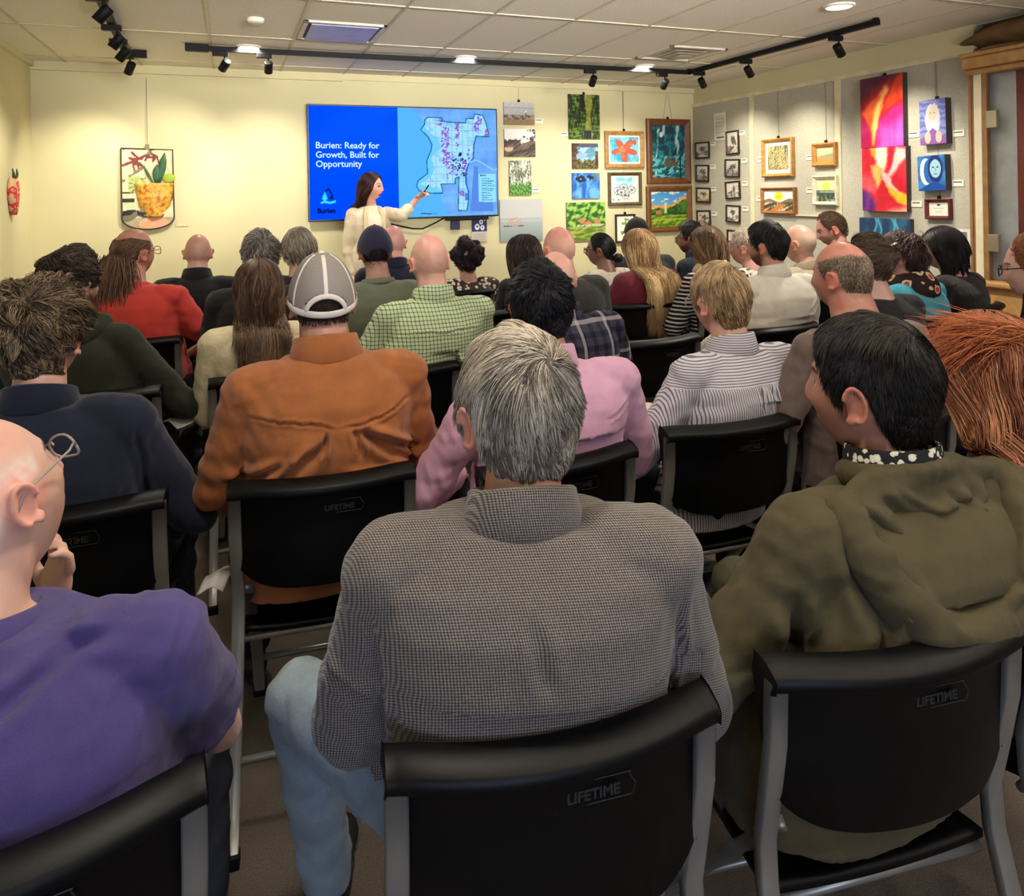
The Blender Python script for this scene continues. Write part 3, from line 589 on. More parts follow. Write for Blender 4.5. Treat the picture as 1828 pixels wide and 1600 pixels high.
picture((1013, 168, 1070, 249), 'B', forest, 'photo_print', 'upright green forest path photo, highest on the back wall', PH, wire=1, card=(1007, 240), depth=.012, res=90)
picture((1020, 256, 1067, 301), 'B', lake, 'photo_print', 'photo of a pale lake seen between brown cliffs', PH, depth=.012)
picture((1020, 309, 1070, 354), 'B', bluewater, 'photo_print', 'deep blue water photo with dark ducks', PH, depth=.012)
picture((1010, 362, 1080, 428), 'B', garden, 'photo_print', 'photo of a lush green garden with pink bushes', PH, depth=.012, res=90)
picture((1078, 234, 1148, 300), 'B', lily, 'framed_painting', 'framed painting of a big red flower on turquoise', PT, (170, 125, 70), .045, .02, .035, 1, card=(1094, 297))
picture((1084, 308, 1144, 366), 'B', whitefl, 'framed_painting', 'dark-framed painting of white blossoms on a white mat', PT, (92, 74, 48), .035, .02, .035, 0, card=(1095, 364))
picture((1097, 383, 1133, 432), 'B', sprig, 'framed_painting', 'thin black-framed green sprig drawing half hidden behind heads', PT, (45, 30, 24), .02, .0, .03, 1)
picture((1152, 212, 1231, 328), 'B', nightcastle, 'framed_painting', 'tall brown-framed teal night landscape with a castle', PT, (112, 66, 36), .07, .0, .04, 2, card=(1166, 325), res=110)
picture((1152, 333, 1233, 412), 'B', village, 'framed_painting', 'brown-framed painting of an orange hillside over a green field', PT, (118, 74, 38), .06, .0, .04, 0, card=(1168, 408), res=100)
dk = (52, 36, 28)
for px, sd, bg, nm, cd in [((1243, 255, 1268, 282), 60, (205, 200, 190), 'small dark-framed tree sketch, highest of the left column of small frames', (1273, 257)), ((1244, 295, 1267, 324), 63, (190, 190, 188), 'small dark-framed grey shore sketch, second in the left column of small frames', (1273, 298)),
    ((1245, 335, 1270, 362), 66, (225, 195, 140), 'small dark-framed yellow sunset tree sketch, third in the left column of small frames', (1274, 338)), ((1246, 375, 1270, 405), 69, (225, 185, 160), 'small dark-framed pinkish sketch, lowest in the left column of small frames', (1275, 382)),
    ((1298, 235, 1321, 275), 72, (215, 205, 190), 'small upright dark-framed lamp-like tree sketch, highest of the right column of small frames', (1325, 237)), ((1296, 285, 1322, 316), 75, (170, 170, 172), 'small dark-framed grey bridge sketch, second in the right column of small frames', (1329, 287)),
    ((1297, 324, 1323, 355), 78, (225, 215, 195), 'small dark-framed pale branch sketch, third in the right column of small frames', (1330, 328)), ((1298, 366, 1323, 398), 81, (228, 226, 218), 'small dark-framed pale blue figure sketch, fourth in the right column of small frames', (1331, 373)), ((1300, 410, 1321, 447), 84, (200, 190, 175), 'small upright dark-framed brown sketch, lowest of the right column of small frames', None)]:
    picture(px, 'R', sketch(sd, bg), 'framed_sketch', nm, 'picture', dk, .016, .0, .025, 0, card=cd, res=36, tilt=rng.uniform(-3, 3))
picture((1364, 250, 1420, 315), 'R', leafy, 'framed_painting', 'gold-framed speckled leafy painting with a cream mat', PT, (176, 130, 66), .035, .035, .045, 1, card=(1358, 285))
picture((1455, 257, 1498, 296), 'R', hills, 'framed_painting', 'small thick gold-framed pale hillside painting', PT, (186, 132, 66), .04, .0, .05, 1, card=(1447, 281))
picture((1363, 335, 1424, 383), 'R', sunland, 'framed_painting', 'brown-framed landscape with a yellow sun over dark hills', PT, (150, 96, 48), .03, .0, .045, 0, card=(1357, 355))
picture((1455, 314, 1500, 367), 'R', sunlake, 'framed_painting', 'white-framed painting of a yellow sun over water', PT, (222, 216, 190), .035, .0, .045, 0, card=(1447, 340), cardmat=WHITE)
picture((1544, 143, 1622, 260), 'R', canyon, 'canvas_painting', 'tall red and magenta canvas with an orange flame shape, the upper of two', PT, None, 0, 0, .05, 1, card=(1632, 240), res=110)
picture((1547, 266, 1628, 378), 'R', canyon2, 'canvas_painting', 'tall red canvas with white and yellow streaks and a violet corner, the lower of two', PT, None, 0, 0, .05, 0, card=(1637, 364), res=110)
picture((1541, 388, 1633, 452), 'R', bluestreak, 'canvas_painting', 'dark blue canvas with turquoise streaks below the red canvases', PT, None, 0, 0, .04, 0)
picture((1652, 181, 1700, 256), 'R', palefig, 'canvas_painting', 'lilac canvas of a pale long-haired figure', PT, None, 0, 0, .06, 1, card=(1712, 238), res=90, tilt=-1)
picture((1649, 279, 1699, 340), 'R', bluefig, 'canvas_painting', 'blue canvas of a veiled face and a pale moon', PT, None, 0, 0, .06, 0, card=(1711, 327), res=90, tilt=-2)
picture((1656, 355, 1702, 392), 'R', cert, 'framed_certificate', 'cherry-framed certificate under the blue canvas', 'certificate', (95, 34, 24), .025, .0, .04, 1, tilt=-1)
picture((1275, 203, 1298, 249), 'R', paper(False), 'paper_sheet', 'white text sheet pinned high above the small frames', 'paper', depth=.002, res=80)
picture((1707, 408, 1737, 475), 'R', paper(True), 'poster_sheet', 'white printed sheet with a small photo, behind the woman with the black bob', 'poster', depth=.006, res=90)
MB().box((0, -.06, -.006), (.02, .5, .006)).build('picture_ledge', CREAM); bpy.data.objects['picture_ledge'].location = (XR-.035, 4.87, 1.27); tag(bpy.data.objects['picture_ledge'], 'thin cream ledge under the sun paintings on the right wall', 'ledge')
# shield-shaped flower relief on the back wall
fr = tag(empty('flower_relief', (-.65, YB-.02, 1.61)), 'shield-shaped wall relief of a plant in a golden pot', 'wall art')
W2, H2 = .2, .345
def outline(n=16): return [(-W2, H2), (W2*.98, H2*.97)]+[(W2*math.cos(a), -H2*.72+.1*0-H2*.28*math.sin(a)) for a in np.linspace(0, math.pi, n)]
OL = outline(); k = len(OL)
def relfn(x, z):
    u = (x+W2)/(2*W2); v = (z+H2)/(2*H2); C = np.full((len(x), 3), 0.); C[:] = (222, 205, 165); C += (n2(u, v, 20, 90)*9)[:, None]
    for a, b in ((.44, .46), (.33, .375)): C[(v > a) & (v < b+.01) & (u < .24)] = (40, 42, 42)
    C[(abs(v-.19-.02*np.sin(u*9)) < .035) & (u < .48)] = (40, 42, 42); C[v < .145] = (165, 158, 130); C[(np.hypot((u-.62)/.3, (v-.06)/.09) < 1)] = (232, 165, 130)
    for P in ([(.03, .79), (.15, .82), (.28, .85), (.4, .78)], [(.15, .88), (.3, .86), (.42, .9), (.55, .94), (.68, .9), (.74, .78)], [(.25, .73), (.22, .8), (.3, .82), (.33, .76)], [(.45, .85), (.5, .9), (.65, .88), (.6, .84)], [(.2, .95), (.32, .88), (.4, .87)]): C[dpath(u, v, P) < .018] = (110, 45, 40)
    C[(dpath(u, v, [(.2, .52), (.45, .54), (.3, .6), (.18, .62)]) < .07)] = (170, 180, 110); C[(np.hypot(u-.35, v-.55) > .05) & (np.mod(np.arctan2(v-.55, u-.35)*3, 1) < .2) & (np.hypot((u-.3)/.18, (v-.54)/.1) < 1)] = (90, 110, 60); return C
nx, ny = 60, 100; U, Vv = np.meshgrid(np.linspace(-1, 1, nx+1), np.linspace(0, 1, ny+1))
Zs = -H2+Vv*2*H2; wd = np.where(Zs < -H2*.72, W2*np.sqrt(np.clip(1-((-H2*.72-Zs)/(H2*.28))**2, 0.001, 1)), W2); Xs = U*wd
P = np.stack([Xs.ravel(), -.012-.003*snoise(np.stack([Xs.ravel(), Zs.ravel()], 1), 30, 4), Zs.ravel()], 1); i, j = np.meshgrid(np.arange(nx), np.arange(ny)); a = (j*(nx+1)+i).ravel()
o = finish('painted_slab', P, np.stack([a, a+1, a+nx+2, a+nx+1], 1), attr(.5, .4, bump=.2, name='glaze'), fr); setcol(o.data, srgb2lin(relfn(P[:, 0], P[:, 2])/255))
MB().add([(x, -.01, z) for x, z in OL]+[(x, .018, z) for x, z in OL], [tuple(range(k)), tuple(range(2*k-1, k-1, -1))]+[(i_, i_+k, (i_+1) % k+k, (i_+1) % k) for i_ in range(k)]).build('backing', plain((120, 112, 90), .7, name='clay'), fr)
MB().tube([(x, -.014, z) for x, z in OL+[OL[0]]], .006, 8).build('rim', plain((58, 50, 36), .6, name='rim_dark'), fr, smooth=True)
def potmat():
    q = N('golden_pot', .4, .5); v = q.coord(); q.col(q.ramp(q.noise(v, 30, 4), [(.35, lin((170, 90, 40))), (.5, lin((215, 160, 60))), (.7, lin((230, 185, 90)))])); q.bump(q.noise(v, 60, 3), .4, .004); return q.m
V, Fc = rings([(.05, 0, -.245, .06, .03), (.05, 0, -.225, .075, .035), (.05, 0, -.21, .06, .035), (.05, 0, -.15, .12, .05), (.05, 0, -.06, .14, .06), (.05, 0, .03, .15, .055), (.05, 0, .045, .155, .06), (.05, 0, .046, .14, .05)], 30, 2); V[:, 1] = np.minimum(V[:, 1], 0)-.01; finish('flower_pot', V, Fc, potmat(), fr)
GR = plain((52, 92, 60), .5, .4, name='leaf_green')
for (a_, b_, w_) in (((.09, .05), (.135, .31), .032), ((.06, .05), (.075, .21), .03), ((.04, .05), (-.03, .2), .012), ((.08, .05), (.1, .2), .02)):
    a_ = np.array([a_[0], -.03, a_[1]]); b_ = np.array([b_[0], -.035, b_[1]]); finish('leaf', *tube([a_, a_*.75+b_*.25, a_*.5+b_*.5, a_*.25+b_*.75, b_], [w_*.3, w_*.75, w_, w_*.8, .002], 12, ((0, 1, 0), .3)), GR, fr)
finish('round_leaf', *ellipsoid((.165, -.03, .09), (.05, .012, .04)), plain((150, 175, 50), .5, name='lime_leaf'), fr)
MB().tube([(0, -.004, H2), (0, -.004, 2.56-1.61)], .002, 6).build('hanging_wire', plain((110, 105, 95), .4, .5, name='wire'), fr); MB().box((-.014, -.02, H2-.01), (.014, 0, H2+.035)).build('clip', plain((120, 115, 95), .5, name='clip'), fr)
lc = onY(325, 399, YB); e = tag(empty('wall_label', (lc[0], YB-.003, lc[2])), 'faint cream label on the wall right of the flower relief', 'label'); MB().box((-.05, -.003, -.025), (.05, 0, .025)).build('card', plain((214, 203, 165), .8, name='cream_card'), e)
# small relief on the left wall
p = onX(18, 345, XL); o = tag(empty('heart_relief', (XL+.02, p[1], p[2])), 'small pink and red vase-shaped relief on the left wall', 'wall art')
V, Fc = rings([(0, 0, -.16, .02, .03), (0, 0, -.12, .03, .05), (.0, 0, -.04, .035, .085), (0, 0, .04, .035, .1), (0, 0, .09, .03, .08), (0, 0, .11, .02, .06)], 24, 2)
finish('vase', V, Fc, blobs((205, 165, 130), (190, 60, 50), (220, 120, 110), 18, .5, name='vase_glaze'), o)
for yy in (-.045, .05): MB().tube([(.01, yy*.6, .1), (.015, yy, .14), (.01, yy*1.2, .18)], [.008, .01, .004], 8).build('horn', plain((60, 75, 50), .6, name='dark_green'), o, smooth=True)

# ---------------------------------------------------------------- wooden display case at right
cab = tag(empty('display_case', (XR-.02, 3.56, 0)), 'tall wooden display case with a glass door and dark red panel at the right edge', 'display case')
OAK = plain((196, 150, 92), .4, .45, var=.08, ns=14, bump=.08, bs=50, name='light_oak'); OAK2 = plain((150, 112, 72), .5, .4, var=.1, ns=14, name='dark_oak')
X0 = 0.0
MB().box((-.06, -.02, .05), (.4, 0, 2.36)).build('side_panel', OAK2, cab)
MB().box((-.05, -2.2, 0), (.42, -.02, .83)).build('lower_cabinet', OAK, cab, bevel=.004)
for y0, y1 in ((-.04, -.75), (-.78, -1.5)):
    for z0, z1 in ((.12, .44), (.46, .79)): MB().box((-.068, y1, z0), (-.05, y0, z1)).build('drawer_front', OAK, cab, bevel=.004)
MB().box((-.11, -2.2, .83), (.42, .01, .87)).build('counter_edge', OAK, cab, bevel=.012)
for z0, z1, d in ((2.3, 2.34, -.07), (2.34, 2.42, -.11), (2.42, 2.45, -.13)): MB().box((d, -2.2, z0), (.42, .015, z1)).build('cornice_moulding', OAK, cab, bevel=.012)
MB().box((-.055, -.09, .87), (-.02, -.035, 2.3)).build('door_post', plain((232, 220, 190), .5, name='cream_post'), cab, bevel=.003)
MB().box((-.05, -.035, .87), (-.02, -.02, 2.3)).box((-.05, -.125, .87), (-.01, -.09, 2.3)).build('post_edge_strip', OAK2, cab)  # dark oak strips on both sides of the cream post
MB().box((.05, -2.2, .87), (.09, -.02, 2.3)).build('inner_back', plain((226, 230, 230), .7, name='grey_inner'), cab)
def redfn(u, v):
    C = np.full((len(u), 3), 0.); C[:] = (132, 52, 50); r = np.random.default_rng(8)
    t = (v < .78) & (v > .22) & (np.mod(v*56, 1) < .4) & (u > .06) & (u < .9) & (np.mod(np.floor(v*56), 7) > .5); C[t] = (172, 108, 100); C[(abs(v-.8) < .008) & (u > .04) & (u < .75)] = (205, 150, 140)
    C[(np.hypot((u-.35)/.3, (v-.06)/.09) < 1)] = (140, 22, 45); C[(np.mod(v*60, 1) < .3) & (v < .1) & (u > .1) & (u < .6)] = (200, 130, 125); return C
panel('red_text_panel', redfn, 1.5, 1.43, 120, 200, attr(.5, .3, name='printed_panel'), cab, 0, 0, 0)
rp = [c for c in cab.children if c.name.startswith('red_text')][0]; rp.rotation_euler = (0, 0, R(-90)); rp.location = (.04, -.27, .87)
gl = N('glass', .03, .5); gl.b.inputs['Transmission Weight'].default_value = 1; gl.b.inputs['IOR'].default_value = 1.3; gl.col((.95, .97, .97)); gl = gl.m
MB().box((-.035, -2.1, .88), (-.029, -.11, 2.29)).build('glass_door', gl, cab)
for z_ in (1.98, 1.13): MB().box((-.062, -.2, z_-.06), (-.03, -.125, z_+.06)).build('hinge', plain((190, 180, 150), .3, .5, .8, name='hinge_metal'), cab, bevel=.004)
# brown crumpled paper bundle on top
V, Fc = ellipsoid((0, 0, 0), (.26, .8, .1), None, 40, 20); V[:, 2] += .03*np.sign(V[:, 2])*abs(snoise(V, 5, 3)); V += (snoise(V, 9, 5)*.018)[:, None]; V[:, 1] += .0; V[:, 2] *= 1-.5*ss(.3, .85, V[:, 1])
o = tag(finish('paper_bundle', V, Fc, plain((122, 92, 62), .8, .2, var=.12, ns=7, bump=.4, bs=30, name='brown_paper')), 'crumpled brown paper bundle lying on top of the wooden display case', 'bundle'); o.location = (5.02, 2.92, 2.555)
V, Fc = tube([(0, -1.0, 0), (0, -.9, 0), (0, .5, 0), (0, .62, 0)], [.02, .045, .045, .01], 16); o = tag(finish('fabric_roll', V, Fc, plain((150, 118, 80), .8, .2, name='tan_fabric')), 'flattened tan fabric roll on top of the display case, under the brown bundle', 'fabric roll'); o.location = (4.93, 2.95, 2.475); o.scale = (1, 1, .5)
# ================================================================ CHAIRS
def make_chair():
    root = empty('folding_chair', (0, 0, 0))
    n = 28; us = np.linspace(-1, 1, n+1); V = []; Fc = []
    prof = [(.012, .848), (-.010, .847), (-.036, .838), (-.041, .832), (-.040, .818), (-.030, .812), (-.008, .809), (-.006, .70), (-.006, 0), (.002, -.006), (.010, 0), (.012, .70), (.016, .82)]; k = len(prof)
    for u in us:
        ybase = -.135-.05*(1-u*u); zb = .585+.045*abs(u)**5; hw = .228
        for (py, pz) in prof:
            if pz <= .0: z = zb+pz; x = u*(hw-.022)
            elif pz < .8: z = pz; x = u*(hw-.012)
            else: z = pz-.006*abs(u)**8; x = u*hw*(1 if pz > .81 else .97)
            V.append((x, ybase+py, z))
    Fc = [(i*k+j, i*k+(j+1) % k, (i+1)*k+(j+1) % k, (i+1)*k+j) for i in range(n) for j in range(k)]+[tuple(range(k)), tuple(n*k+j for j in reversed(range(k)))]
    b = finish('backrest', V, Fc, BLACKP(), root); md = b.modifiers.new('b', 'BEVEL'); md.width = .003; md.segments = 2; md.limit_method = 'ANGLE'; md.angle_limit = R(50)
    LG = plain((46, 46, 47), .4, .4, name='logo_grey')
    t = text('LIFETIME', .019, (.035, -.1915, .765), LG, b, 'logo', ext=.0012, align='CENTER', bold=.0006)
    a = MB()
    for s in (-1, 1): a.tube([(.035+s*.055, -.1905, .759), (.035+s*.059, -.1905, .772), (.035+s*.05, -.1905, .787)], .001, 6)
    for z in (.758, .788): a.tube([(-.018, -.191, z), (.088, -.190, z)], .0009, 6)
    a.build('logo_outline', LG, b)
    V = []; m_ = 16
    for i in range(m_+1):
        for j in range(m_+1):
            x = -.2+.4*i/m_; y = -.11+.37*j/m_; V.append((x, y, .445+.012*(abs(x)/.2)**2-.02*ss(.2, .26, np.array(y))+.01*ss(-.06, -.11, np.array(y))))
    nn = len(V); V += [(x, y, z-.014) for x, y, z in V]; q = m_+1
    Fc = [(i*q+j, (i+1)*q+j, (i+1)*q+j+1, i*q+j+1) for i in range(m_) for j in range(m_)]; Fc += [tuple(nn+v for v in reversed(f)) for f in Fc[:m_*m_]]
    ed = [(i*q, (i+1)*q) for i in range(m_)]+[(m_*q+j, m_*q+j+1) for j in range(m_)]+[((i+1)*q+m_, i*q+m_) for i in reversed(range(m_))]+[(j+1, j) for j in reversed(range(m_))]
    Fc += [(e, d, d+nn, e+nn) for d, e in ed]
    finish('seat', V, Fc, BLACKP(), root)
    def bar(P, w_=.015, t_=.011):
        V = []; P = np.array(P, float)
        for i, p in enumerate(P):
            T = np.gradient(P, axis=0)[i]; T /= np.linalg.norm(T); X = np.array([1., 0, 0]); Y = np.cross(T, X); V += [p+X*a*w_+Y*b_*t_ for a, b_ in ((-1, -.8), (-.8, -1), (.8, -1), (1, -.8), (1, .8), (.8, 1), (-.8, 1), (-1, .8))]
        k = 8; n = len(P); return V, [(i*k+j, i*k+(j+1) % k, (i+1)*k+(j+1) % k, (i+1)*k+j) for i in range(n-1) for j in range(k)]+[tuple(range(k)), tuple((n-1)*k+j for j in reversed(range(k)))]
    for s in (-1, 1):
        x = s*.213; V, Fc = bar([(x, -.155, .82), (x, -.150, .72), (x*.995, -.13, .62), (x*.99, -.115, .55), (x*.995, -.12, .48), (x, -.15, .38), (x*1.02, -.2, .2), (x*1.04, -.25, .015)])
        l = finish('leg', V, Fc, STEEL(), root); MB().box((x*1.04-.018, -.268, 0), (x*1.04+.018, -.236, .03)).build('foot_cap', BLKM(), l, bevel=.003)
        V, Fc = bar([(s*.188, -.11, .56), (s*.188, -.02, .45), (s*.19, .12, .29), (s*.2, .34, .015)])
        l = finish('leg', V, Fc, STEEL(), root); MB().box((s*.2-.018, .322, 0), (s*.2+.018, .36, .03)).build('foot_cap', BLKM(), l, bevel=.003)
    MB().tube([(-.21, -.2, .2), (.21, -.2, .2)], .009, 8).build('crossbar', STEEL(), root, smooth=True); MB().tube([(-.19, .2, .195), (.19, .2, .195)], .009, 8).build('crossbar', STEEL(), root, smooth=True)
    MB().tube([(-.2, -.1, .432), (.2, -.1, .432)], .009, 8).build('crossbar', STEEL(), root, smooth=True)
    return root
def copy_tree(o, parent=None):
    c = o.copy(); COL.objects.link(c)
    if parent: c.parent = parent
    for ch in list(o.children): copy_tree(ch, c)
    return c
CHAIR = make_chair(); _used = [False]
def chair(x, y, rz, label):
    o = CHAIR if not _used[0] else copy_tree(CHAIR); _used[0] = True
    o.location = (x, y, 0); o.rotation_euler = (0, 0, rz); tag(o, label, 'chair', 'black folding chairs of the audience'); return o

# ================================================================ HEADS AND BODIES
HA, HB, HC = .077, .098, .118
def headsurf(d):
    x, y, z = d[:, 0]*HA, d[:, 1]*HB, d[:, 2]*HC; zn = d[:, 2]; low = ss(0., -1., zn); fr = d[:, 1] > 0
    x = x*(1-.30*low**1.3)*(1-.10*ss(.3, 1, d[:, 1])); x = x*(1+.04*ss(.1, .6, zn)*ss(.2, -.8, d[:, 1]))
    y = np.where(~fr, y*(1-.42*low), y+.006*low*np.clip(d[:, 1], 0, 1)); y = np.where(~fr, y*(1+.05*ss(-.1, .3, zn)), y)
    f = ss(.35, .7, d[:, 1]); g = np.exp(-(x/.0105)**2); y = y+f*g*np.interp(z, [-.056, -.048, -.038, -.028, 0, .02], [0, .006, .022, .022, .010, 0])
    y = y+f*.006*np.exp(-((abs(x)-.014)/.006)**2-((z+.04)/.008)**2)
    y = y-f*.011*np.exp(-((abs(x)-.031)/.016)**2-((z-.002)/.013)**2)+f*.005*np.exp(-((z-.022)/.009)**2)*np.exp(-(x/.05)**2)
    y = y+f*.006*np.exp(-((abs(x)-.031)/.012)**2-((z-.001)/.008)**2)
    y = y+f*.005*np.exp(-((abs(x)-.043)/.015)**2-((z+.03)/.018)**2)
    y = y+f*.006*np.exp(-(x/.022)**2)*(np.exp(-((z+.065)/.005)**2)+np.exp(-((z+.077)/.006)**2))
    y = y+f*.008*np.exp(-(x/.018)**2-((z+.104)/.012)**2)
    return np.stack([x, y, z], 1)
def headnormal(d): n = d/np.array([HA, HB, HC]); return n/np.linalg.norm(n, axis=1)[:, None]
def sphere_dirs(nu, nv):
    a = np.arange(nu)*2*np.pi/nu; t = np.linspace(0, np.pi, nv+1); T, A = np.meshgrid(t, a, indexing='ij')
    d = np.stack([np.sin(T)*np.sin(A), -np.sin(T)*np.cos(A), np.cos(T)], -1).reshape(-1, 3)
    Fc = [(i*nu+j, (i+1)*nu+j, (i+1)*nu+(j+1) % nu, i*nu+(j+1) % nu) for i in range(nv) for j in range(nu)]; return d, Fc
HL = dict(full=[(0, .074), (.6, .07), (1.0, .035), (1.25, -.005), (1.42, -.02), (1.55, .022), (1.8, .012), (2.0, -.03), (2.4, -.072), (3.15, -.08)],
          high=[(0, .092), (.6, .09), (.9, .05), (1.25, .0), (1.42, -.012), (1.55, .022), (1.8, .012), (2.0, -.03), (2.4, -.066), (3.15, -.072)],
          long=[(0, .078), (.6, .07), (.95, .03), (1.15, -.03), (1.4, -.07), (2.0, -.09), (3.15, -.1)])
def hairmask(p, line='full', bald=0):
    """>0 inside the hair; bald lifts the region so that only a horseshoe stays"""
    az = np.arctan2(np.abs(p[:, 0])*1.25, p[:, 1]); L = HL[line]; m = p[:, 2]-np.interp(az, [q[0] for q in L], [q[1] for q in L])
    if bald: tp = np.interp(az, [0, .45, .85, 2.2, 3.15], [-.2, -.2, .035*bald, .055*bald, .05*bald]); m = np.minimum(m, tp-p[:, 2])
    return m
class Hd:  # head pose in the person's frame
    def __init__(s, c, yaw=0, pitch=0, roll=0, sc=1.):
        s.c = np.array(c, float); s.R = np.array((Matrix.Rotation(yaw, 3, 'Z') @ Matrix.Rotation(pitch, 3, 'X') @ Matrix.Rotation(roll, 3, 'Y'))); s.s = sc
    def __call__(s, P): return (np.asarray(P, float)*s.s)@s.R.T+s.c
    def inv(s, P): return ((np.asarray(P, float)-s.c)@s.R)/s.s
def limb(P, r, k=14):
    P = [np.array(p, float) for p in P]; out = []
    for i in range(len(P)-1): out.append(capsule(P[i], P[i+1], r[i], r[i+1], k))
    return out
def handcomps(wr, d, pn, s=1., curl=.6, side=1, point=False):
    """palm and five fingers; d = direction of the fingers, pn = palm normal"""
    wr = np.array(wr, float); d = np.array(d, float); d /= np.linalg.norm(d); pn = np.array(pn, float); pn -= d*pn.dot(d); pn /= np.linalg.norm(pn); sd = np.cross(d, pn)*side
    c = []; Mx = np.stack([sd*side, pn, d], 1); c.append(ellipsoid(wr+d*.05*s, (.042*s, .015*s, .055*s), Mx, 14, 10))
    for i, (o, L) in enumerate(((-.03, .072), (-.010, .082), (.011, .076), (.03, .06))):
        cu = curl*(1.25 if i else (.1 if point else 1.0)) if not (point and i == 0) else .05
        p = wr+d*.088*s+sd*o*s; q = p; ang = cu*.5
        for j, f in enumerate((.45, .32, .23)):
            dd = d*math.cos(ang)+pn*math.sin(ang)+sd*o*1.2; dd /= np.linalg.norm(dd); e = q+dd*L*f*s; c.append(capsule(q, e, (.0092-.001*j)*s, (.0085-.001*j)*s, 8)); q = e; ang += cu
    p = wr+d*.025*s-sd*.03*s; q = p+(-sd*.75+d*.6+pn*.25)*.04*s; c.append(capsule(p, q, .013*s, .0105*s, 8)); c.append(capsule(q, q+(-sd*.25+d*.9+pn*.3)*.032*s, .0105*s, .008*s, 8)); return c
SKIN = lambda: attr(.42, .42, bump=.15, bs=90, sss=.12, name='skin')
def mesh_strands(P, rad, cols, parent, name='hair_strands', rough=.45):
    """P: n x S x 3 polylines -> tapered three-sided strands"""
    n, S_, _ = P.shape; T = np.gradient(P, axis=1); T /= np.linalg.norm(T, axis=2)[..., None]+1e-9
    A = np.cross(T, np.array([.3, .5, .8])); A /= np.linalg.norm(A, axis=2)[..., None]+1e-9; B = np.cross(T, A)
    r = rad*np.interp(np.linspace(0, 1, S_), [0, .15, .7, 1], [.9, 1, .8, .15])[None, :, None]
    V = np.stack([P+A*r, P-A*r*.5+B*r*.87, P-A*r*.5-B*r*.87], 2).reshape(-1, 3)
    b = (np.arange(n)[:, None]*S_+np.arange(S_-1)[None]).ravel()*3; f = []
    for j in range(3): f.append(np.stack([b+j, b+(j+1) % 3, b+3+(j+1) % 3, b+3+j], 1))
    Fq = np.concatenate(f).astype(np.int32); me = bpy.data.meshes.new(name); me.vertices.add(len(V)); me.vertices.foreach_set('co', V.astype(np.float32).ravel())
    me.loops.add(Fq.size); me.loops.foreach_set('vertex_index', Fq.ravel()); me.polygons.add(len(Fq)); me.polygons.foreach_set('loop_start', np.arange(0, Fq.size, 4, dtype=np.int32))
    me.update(calc_edges=True); o = link(name, me, hairmat(rough), parent); setcol(me, np.repeat(np.repeat(cols, S_, 0), 3, 0)); return o
def clumped(P, roots, K, amt, rg):
    N_, S_, _ = P.shape; ci = rg.choice(N_, min(K, N_), False); w_ = np.linspace(0, 1, S_)[None, :, None]**1.2*amt; idx = np.zeros(N_, int)
    for a in range(0, N_, 3000): idx[a:a+3000] = ci[np.argmin(((roots[a:a+3000, None]-roots[ci][None])**2).sum(2), 1)]
    return P*(1-w_)+P[idx]*w_
def hairmat(rough=.45): return attr(rough, .35, name='hair')
